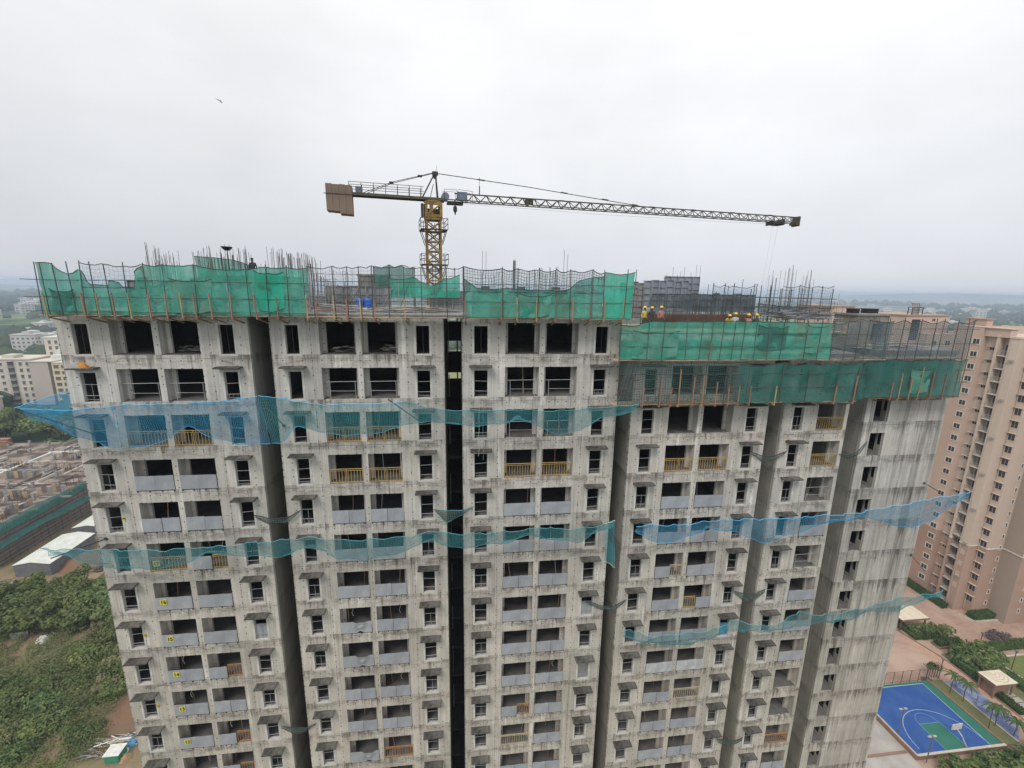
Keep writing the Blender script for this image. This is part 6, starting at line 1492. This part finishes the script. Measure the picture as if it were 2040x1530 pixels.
# thicket along the bottom edge of the picture
k=0
for u,v,s in ((71.5,15.6,1.2),(73.2,15.2,1.4),(75,15.8,1.2),(76.8,15.3,1.4),(78.5,15.9,1.3),(80.2,15.2,1.5),(82,15.7,1.3),(83.7,15.9,1.5),(85.4,15.5,1.4),(87,15.8,1.3),(88.8,16.0,1.3),(72.3,13.2,1.5),(74.5,13,1.6),(77,13.2,1.5),(79.5,12.8,1.7),(82,13.1,1.5),(84.5,13.2,1.6),(87,13.4,1.5),(90.5,15.6,1.3),(89.6,13.2,1.6)):
    tree(('darkshrub','shrub','darkshrub')[k%3],f'leafy shrub in the {"row against the court wall" if v>14.5 else "outer row"} at bottom right',u,v-.5,s*(.62 if v>14.5 else .95),group='shrubs below the court wall',name='shrub'); k+=1
# palms and posts on the play strip
def palm(u,v,h,lb,z=.55):
    t=thing('palm_tree',lb,'palm',u,v,z,group='palms beside the blue court',rz=R.uniform(0,6))
    q=MB(); q.tube([(0,0,0),(.1,0,h*.5),(.05,.08,h)],.075,6,r2=.05); q.build('trunk','bark',t)
    for k in range(13):
        a=k*2*PI/13+R.uniform(-.2,.2); L_=R.uniform(1.3,1.8); q=MB(); vs=[];fs=[]
        for i in range(6):
            s=i/5; r=L_*s; z0=h+.15+.55*math.sin(s*2.2)-.75*s*s; w=.17*math.sin(PI*min(1,s*.85+.12))
            ca,sa=math.cos(a),math.sin(a)
            vs+=[(ca*r-sa*w,sa*r+ca*w,z0-.10),(ca*r,sa*r,z0),(ca*r+sa*w,sa*r-ca*w,z0-.10)]
        for i in range(5):
            b=i*3; fs+=[(b,b+3,b+4,b+1),(b+1,b+4,b+5,b+2)]
        q.add(vs,fs); q.build('frond','leaf_hedge',t)
palm(87.2,24.9,3.4,'palm beside the middle of the blue play floor'); palm(85.95,20.1,4.0,'tall palm near the court corner'); palm(87.6,20.4,3.2,'palm behind the tall one near the court corner'); palm(86.6,26.6,3.6,'palm by the far corner of the court'); palm(88.6,18.6,2.4,'short palm against the brown wall')
for u,v,lb in ((103.4,34.9,'lamp post beside the purple shrubs'),(96.2,34.7,'lamp post in front of the clipped box hedge'),(104.6,30.2,'lamp post at the lawn edge'),(114,45.2,'lamp post in the bed at the tower foot'),(88.5,30.0,'lamp post by the court fence corner')):
    t=thing('lamp_post',lb,'lamp post',u,v,.02,group='garden lamp posts'); q=MB(); q.tube([(0,0,0),(0,0,4.0)],.07,6); q.build('post','post_brown',t); q=MB(); q.lathe([(.08,4.0),(.28,4.25),(.30,4.33),(.10,4.42)],8); q.build('lamp_head','post_grey',t)
def flood(u,v,lb):
    t=thing('floodlight_post',lb,'floodlight',u,v,.6,group='court floodlights'); q=MB(); q.tube([(0,0,0),(0,0,4.8)],.075,6); q.build('post','post_grey',t)
    q=MB(); q.bar((-.5,0,4.8),(.5,0,4.8),.08); q.build('cross_arm','post_grey',t)
    for s in(-1,1):
        q=MB(); q.box(s*.42-.26,s*.42+.26,-.06,.22,4.78,4.90); q.build('lamp_head','slab_grey',t)
flood(69.95,20.8,'floodlight post at the tower side of the blue court'); flood(69.9,16.3,'floodlight post among the shrubs below the court')
t=thing('basketball_hoop','white basketball post and board with red marks at the court end','basketball hoop',78.6,17.75,.6)
q=MB(); q.tube([(0.2,0,0),(-.55,.4,1.7),(-1.2,.75,2.7)],.09,7); q.build('post','board_white',t)
q=MB(); q.box(-2.1,-.3,.85,.91,2.55,3.6); q.build('board','board_white',t)
q=MB(); 
for a,b,c,d in((-1.95,-.45,3.30,3.38),(-1.95,-.45,2.66,2.74),(-1.95,-1.85,2.74,3.3),(-.55,-.45,2.74,3.3),(-1.5,-.9,2.98,3.06)): q.box(a,b,.915,.93,c,d)
q.build('board_mark','board_red',t)
q=MB(); q.tube([(-1.2+.23*math.cos(i*.5236),1.2+.23*math.sin(i*.5236),2.75) for i in range(13)],.02,5); q.tube([(-1.2,.92,2.75),(-1.2,.98,2.75)],.03,5); q.build('rim','board_red',t)
# fence at the far end of the court
t=thing('court_fence','tall brown post fence at the far end of the blue court','fence',66,29.55,.05)
for k in range(12):
    q=MB(); q.tube([(k*1.75,0,0),(k*1.75,0,2.9)],.05,5); q.build('post','post_brown',t)
for z in (.6,2.88):
    q=MB(); q.tube([(0,0,z),(19.25,0,z)],.03,5); q.build('rail','post_brown',t)
netmat('wire_fence',(.20,.13,.10),(.24,.16,.12),.10,.12,.012,vary=.05,dirtamt=.2)
net('wire_mesh','wire mesh stretched on the court fence','mesh',[(66,29.5,2.9),(85.2,29.5,2.9)],[(66,29.5,.65),(85.2,29.5,.65)],'wire_fence',rows=2,ripple=0)
t=thing('trellis','small brown trellis with climbers at the court corner','trellis',86.2,30.3,.05)
for k in range(6):
    q=MB(); q.bar((k*.55,0,0),(k*.55,0,2.3),.09); q.build('post','post_brown',t)
for k in range(8):
    q=MB(); q.bar((-.3+k*.45,-.7,2.35),(-.1+k*.45,.9,2.35),.08); q.build('slat','post_brown',t)
tree('shrub','climber covering the little trellis at the court corner',87.5,30.5,.8,1.2,name='shrub'); tree('purple','brownish shrub at the foot of the trellis',85.6,29.9,.6,name='shrub')
def play(u,v,lb,kind):
    t=thing('exercise_machine',lb,'exercise machine',u,v,.55,group='outdoor exercise machines'); q=MB()
    q.tube([(0,0,0),(0,0,1.7)],.06,6)
    if kind: q.tube([(0,0,1.7),(.5,.1,1.7)],.05,5); q.tube([(-.5,0,.25),(.5,0,.35)],.05,5); q.tube([(.5,.1,1.7),(.5,.1,1.1)],.04,5)
    else: q.tube([(-.4,0,1.1),(.4,0,1.15)],.05,5); q.tube([(.3,.2,0),(.3,.2,1.3)],.05,5); q.box(-.4,.1,-.2,.2,.5,.58)
    q.build('frame','steel_blue',t); q=MB(); q.box(-.2,.2,-.15,.15,.38,.44); q.build('foot_plate','post_grey',t)
for k,(u,v) in enumerate(((89.2,22.6),(90.3,21.9),(91.0,21.2),(89.0,27.6),(88.9,24.2))): play(u,v,('blue exercise machine in the middle of the play floor','blue exercise machine with arched arm near the wall end','blue exercise machine nearest the brown wall','blue exercise machine at the far corner of the play floor','blue exercise machine beside the middle palm')[k],k%2)
wallpiece('boundary_wall','tall brown wall at the end of the play floor with pale coping','wall',88.3,94.5,16.3,16.8,2.2,'kerb_brown',cap='trim_white')
# pavilion and canopy
t=thing('pavilion','garden pavilion with cream square roof and curved bands','pavilion',93.5,25.1,.05)
q=MB(); q.box(0,4.3,0,2.7,2.45,2.95); q.build('roof_edge','kerb_brown',t); q=MB(); q.box(-.1,4.4,-.1,2.8,2.953,3.05); q.build('roof','roof_cream',t)
for k,r in enumerate((.7,1.25,1.8,2.35)):
    q=MB(); n=20; vs=[];fs=[]
    for i in range(n+1):
        a=PI*(1.0+.95*i/n)
        for rr_ in(r-.09,r+.09): vs.append((min(4.35,max(-.05,2.3+rr_*math.cos(a)*.85)),min(2.75,max(-.05,2.6+rr_*math.sin(a))),3.056))
    for i in range(n): fs.append((2*i,2*i+1,2*i+3,2*i+2))
    q.add(vs,fs); q.build('roof_band','roof_ring',t)
q=MB(); q.box(.5,3.8,.5,2.3,0,2.449); q.build('wall','kerb_brown',t)
for x in(.25,4.05):
    for y in(.25,2.45):
        q=MB(); q.box(x-.12,x+.12,y-.12,y+.12,0,2.45); q.build('post','kerb_brown',t)
t=thing('paved_terrace','grey stepped terrace slabs in front of the pavilion','terrace',96.0,23.9,.03)
for k,(a,b,c,d) in enumerate(((0,2.4,1.2,2.2),(.1,2.5,.1,1.0),(.5,2.3,-.9,-.05))):
    q=MB(); q.box(a,b,c,d,0,.25-.07*k); q.build('slab','slab_grey',t)
t=thing('canopy','cream canopy roof with ribbed panels partly hidden by the blank end wall','canopy',92.6,41.2,.05)
for k in range(6):
    q=MB(); q.box(k*1.06,k*1.06+1.03,0,4.1,2.7,2.82+.04*(k%2)); q.build('panel','roof_cream',t)
q=MB(); q.box(-.05,6.4,-.08,-.01,2.5,2.85); q.build('fascia','kerb_brown',t)
for x in(.3,6.0):
    q=MB(); q.box(x-.1,x+.1,.3,.5,0,2.69); q.build('post','post_brown',t)
for k,(u,v,lb) in enumerate(((91.6,42.8,'dark parked motorbike, the nearer of two under the canopy edge'),(92.4,42.0,'dark parked motorbike, the farther of two under the canopy edge'))):
    t=thing('motorbike',lb,'motorbike',u,v,.03,group='motorbikes by the canopy',rz=.4)
    for x in(-.62,.62):
        q=MB(); q.lathe([(.30,-.06),(.30,.06)],12); q.v=[(a+x,c,b+.30) for a,b,c in q.v]; q.build('wheel','plastic_black',t)
    q=MB(); q.prism([(-.5,.45),(.35,.45),(.5,.75),(.1,.85),(-.6,.80)],-.14,.14); q.v=[(a,c,b) for a,b,c in q.v]; q.build('body','steel_blue',t)
    q=MB(); q.tube([(.60,0,.3),(.42,0,1.0)],.035,5); q.tube([(.42,-.3,1.0),(.42,.3,1.0)],.025,5); q.build('handlebar','dark_steel',t)

# ------------------------------------------------------------------ finished apartment towers
def frame_mesh(w,h,nx,mtf='trim_white',t_=.14,dep=.10):
    q=MB()
    for a,b,c,d in ((-w/2-t_,w/2+t_,h,h+t_),(-w/2-t_-.05,w/2+t_+.05,-t_,0),(-w/2-t_,-w/2,0,h),(w/2,w/2+t_,0,h)): q.box(a,b,-dep,-.005,c,d)
    for i in range(1,nx): q.box(-w/2+w*i/nx-.03,-w/2+w*i/nx+.03,-dep*.6,-.005,.0,h)
    p=MB()
    for i in range(nx): p.box(-w/2+w*i/nx+(.03 if i else 0),-w/2+w*(i+1)/nx-(.03 if i<nx-1 else 0),-.03,-.005,0,h)
    return q.mesh('window',mtf),p.mesh('pane','dark_glass')
FW=frame_mesh(1.22,1.05,2,t_=.17); FS=frame_mesh(.80,.60,2,'tower_beige',.05,.05); FN=frame_mesh(.42,.85,1); FT=frame_mesh(1.1,1.35,2,'tower_beige',.06,.06)
hood=MB(); hood.box(-.8,.8,-.42,-.005,0,.09); hoodm=hood.mesh('hood','tower_beige')
ac=MB(); ac.box(-.35,.35,-.35,-.01,0,.5); acm=ac.mesh('air_conditioner','slab_grey')
NU=-PI/2      # faces the tower under construction
def win(t,m,u,v,z,face,hood_=None):
    o=obj('window',m[0],t,loc=(u,v,z)); o.rotation_euler=(0,0,face); obj('pane',m[1],o)
    if hood_: h=obj('hood',hoodm,o,loc=(0,0,hood_))
    return o
def balc(t,u,v0,v1,z,wallm):
    q=MB(); 
    return q
base=111.1
t=thing('apartment_tower','beige finished apartment tower at the right edge, nearest of the row','building',0,0,0)
PT=[(111.1,58.5),(111.1,52.45),(112.1,52.45),(112.1,49.95),(111.1,49.95),(111.1,49.5),(112.7,49.5),(112.7,47.75),(111.1,47.75),(111.1,46.0),(113.7,46.0),(113.7,44.4),(117.7,44.4),(117.7,40.9),(124,40.9),(124,37),(140,37),(140,58.5)]
ZB_=16.2
def wallseg(poly,i,z0,z1,mtn,name='wall'):
    a,b=poly[i],poly[(i+1)%len(poly)]; q=MB(); q.add([(a[0],a[1],z0),(b[0],b[1],z0),(b[0],b[1],z1),(a[0],a[1],z1)],[(3,2,1,0)]); q.build(name,mtn,t)
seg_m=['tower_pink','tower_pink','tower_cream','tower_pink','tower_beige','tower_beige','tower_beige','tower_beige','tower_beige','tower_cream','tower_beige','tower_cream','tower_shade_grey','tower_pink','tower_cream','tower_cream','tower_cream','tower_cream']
top=62.0
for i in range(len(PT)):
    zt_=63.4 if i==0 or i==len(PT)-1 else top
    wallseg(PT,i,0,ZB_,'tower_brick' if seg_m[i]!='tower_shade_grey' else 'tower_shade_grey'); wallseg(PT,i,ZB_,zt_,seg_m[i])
q=MB(); q.add([(u,v,top-.3) for u,v in PT],[tuple(range(len(PT)-1,-1,-1))]); q.build('roof','tower_cream',t)
q=MB(); q.box(111.3,112.9,48.0,58.4,61.71,63.4); q.build('roof_house','tower_pink',t); q=MB(); q.box(111.05,113.1,47.8,58.6,63.403,63.6); q.build('parapet','tower_pink',t)
q=MB(); q.box(114.8,116.4,55.2,59.3,61.71,64.95); q.build('stair_head','tower_pink',t); q=MB(); q.box(114.6,116.6,55.0,59.5,64.953,65.15); q.build('coping','tower_brick',t)
for i in range(1,14):
    a,b=PT[i],PT[i+1]; d=Vector((b[0]-a[0],b[1]-a[1],0)); n_=Vector((-d.y,d.x,0)).normalized()*-1
    if i in (1,2,3): continue
    q=MB(); A_=Vector((a[0],a[1],0)); B_=Vector((b[0],b[1],0)); 
    q.bar(A_+Vector((0,0,ZB_)),B_+Vector((0,0,ZB_)),.24,.22); q.build('string_course','trim_white',t)
    q=MB(); q.bar(A_+Vector((0,0,top-.1)),B_+Vector((0,0,top-.1)),.26,.35); q.build('parapet','tower_beige',t)
hs=2.715
for k in range(22):
    z=60.0-hs*k
    if z<1: break
    win(t,FW,111.1-.001,53.55,z-.1,NU)
    win(t,FS,112.1-.001,51.1,z-1.25+.1,NU,.72)
    # balcony in its notch: slab, rail, dark door
    z2=z-1.95
    if z2>0:
        q=MB(); q.box(111.12,112.69,47.76,49.49,z2-.15,z2); q.build('balcony_slab','trim_white',t)
        q=MB(); q.box(111.13,111.17,47.78,49.47,z2+.95,z2+1.0); q.box(111.13,111.17,47.78,49.47,z2+.48,z2+.52)
        for j in range(9): q.box(111.135,111.165,47.8+j*.205,47.82+j*.205,z2,z2+.95)
        q.build('balcony_rail','slab_grey',t)
        q=MB(); q.box(112.66,112.695,47.85,49.2,z2+.01,z2+2.15); q.build('balcony_door','dark_glass',t)
    win(t,FT,113.7-.001,45.2,z-2.9,NU,1.5) if z>5 else None
    if z>4: o=win(t,FN,116.9,44.4-.001,z-3.3,0)
    if z>4: win(t,FN,120.4,40.9-.001,z-3.0,0)
    if k%3==0 and z>6: obj('air_conditioner',acm,t,loc=(111.1,46.6,z-3.0)).rotation_euler=(0,0,NU)
    if z>6:
        q=MB(); q.box(111.06,111.095,46.35,47.2,z-2.9,z-1.7) if k>15 else q.box(111.075,111.095,46.5,47.0,z-2.6,z-2.5); q.build('wall_panel','tower_cream',t)
for u,v in ((111.05,57.0),(111.05,47.4),(113.65,45.85)):
    q=MB(); q.tube([(u,v,.5),(u,v,61.8)],.07,6); q.build('drain_pipe','tower_cream',t)
for k in range(0,20,2):
    o=obj('air_conditioner',acm,t,loc=(112.1,50.3+.3*(k%3),58.2-hs*k)); o.rotation_euler=(0,0,NU)
t2=t
t=thing('apartment_tower','pink beige apartment tower seen through the grey net, with a pipe rack on its roof','building',0,0,0)
P2=[(100.2,72),(100.2,60),(111.2,60),(111.2,72)]
for i in range(4): wallseg(P2,i,0,65.3,'tower_pink')
q=MB(); q.box(100.2,111.2,60,72,65.3,65.4); q.build('roof','tower_pink',t); q=MB(); q.box(100.0,111.4,59.8,72.2,65.403,65.65); q.build('coping','tower_brick',t)
q=MB(); q.box(103.6,118,57.6,59.98,0,61.6); q.build('bay','tower_cream',t)
for k in range(6):
    q=MB(); q.box(101.7+k*.36,101.92+k*.36,59.86,59.98,60.0,64.6); q.build('glazing_strip','dark_glass',t)
for k in range(20):
    win(t,FT,102.6,60-.001,57.5-hs*k,0); win(t,FW,105.6,57.6-.001,59.0-hs*k,0); win(t,FW,109.0,57.6-.001,59.0-hs*k,0)
win(t,FS,107.2,60-.001,64.2,0)
t3=thing('pipe_rack','four bent vent pipes in a black frame on the tower roof','vent pipes',101.9,61.5,65.65,rz=-PI/2)
q=MB(); 
for y in(0,2.6):
    for x in (0,1): q.bar((x,y,0),(x,y,1.6),.12)
for x in (0,1): q.bar((x,0,1.6),(x,2.6,1.6),.14); q.bar((x,0,1.05),(x,2.6,1.05),.12)
q.build('frame','plastic_black',t3)
for k in range(4):
    q=MB(); y=.45+k*.58; q.tube([(.5,y,0),(.5,y,2.1),(.5,y-.15,2.4),(.5,y-.55,2.62)],.15,7); q.build('pipe','slab_grey',t3)
t=thing('apartment_tower','pink beige apartment tower peeping over the dark props stack','building',0,0,0)
P2=[(99.2,92),(99.2,80),(106.2,80),(106.2,92)]
for i in range(4): wallseg(P2,i,0,66.5,'tower_pink')
q=MB(); q.box(99.2,106.2,80,92,66.5,66.6); q.build('roof','tower_pink',t); q=MB(); q.box(99.0,106.4,79.8,92.2,66.603,66.85); q.build('coping','tower_brick',t)
q=MB()
for k in range(6): q.tube([(99.3+k*1.35,80.1,66.85),(99.3+k*1.35,80.1,67.75)],.03,4)
q.tube([(99.3,80.1,67.75),(106.1,80.1,67.75)],.03,4); q.build('roof_rail','slab_grey',t)
for k in range(20): win(t,FW,101,80-.001,63-hs*k,0); win(t,FW,104.4,80-.001,63-hs*k,0)

# ================================================================== THE AIR
def haze():
    m,t_=newmat('haze_air'); g=G(t_); v=g.n('ShaderNodeVolumePrincipled'); v.inputs['Color'].default_value=(.60,.71,.90,1); v.inputs['Density'].default_value=2.7e-4; v.inputs['Anisotropy'].default_value=.0
    o=g.n('ShaderNodeOutputMaterial'); t_.links.new(v.outputs[0],o.inputs['Volume']); MATS['haze_air']=m
    q=MB(); q.box(-8100,8100,-8100,8100,-1,92); h=q.build('haze','haze_air'); h['kind']='stuff'; h['label']='pale haze lying over the whole plain'; 
haze()

# ================================================================== every look-alike gets its place in its label
def ordn(n): return f"{n}{'th' if 10<n%100<14 else {1:'st',2:'nd',3:'rd'}.get(n%10,'th')}"
bpy.context.view_layer.update()
from collections import defaultdict
by=defaultdict(list)
for o in COL.objects:
    if o.parent is None and 'label' in o and o.get('category'): by[o['label']].append(o)
for lb,os_ in by.items():
    if len(os_)<2: continue
    os_.sort(key=lambda o: math.atan2(o.matrix_world.translation.x,o.matrix_world.translation.y))
    for i,o in enumerate(os_): o['label']=f"{lb}, {ordn(i+1)} from the left"
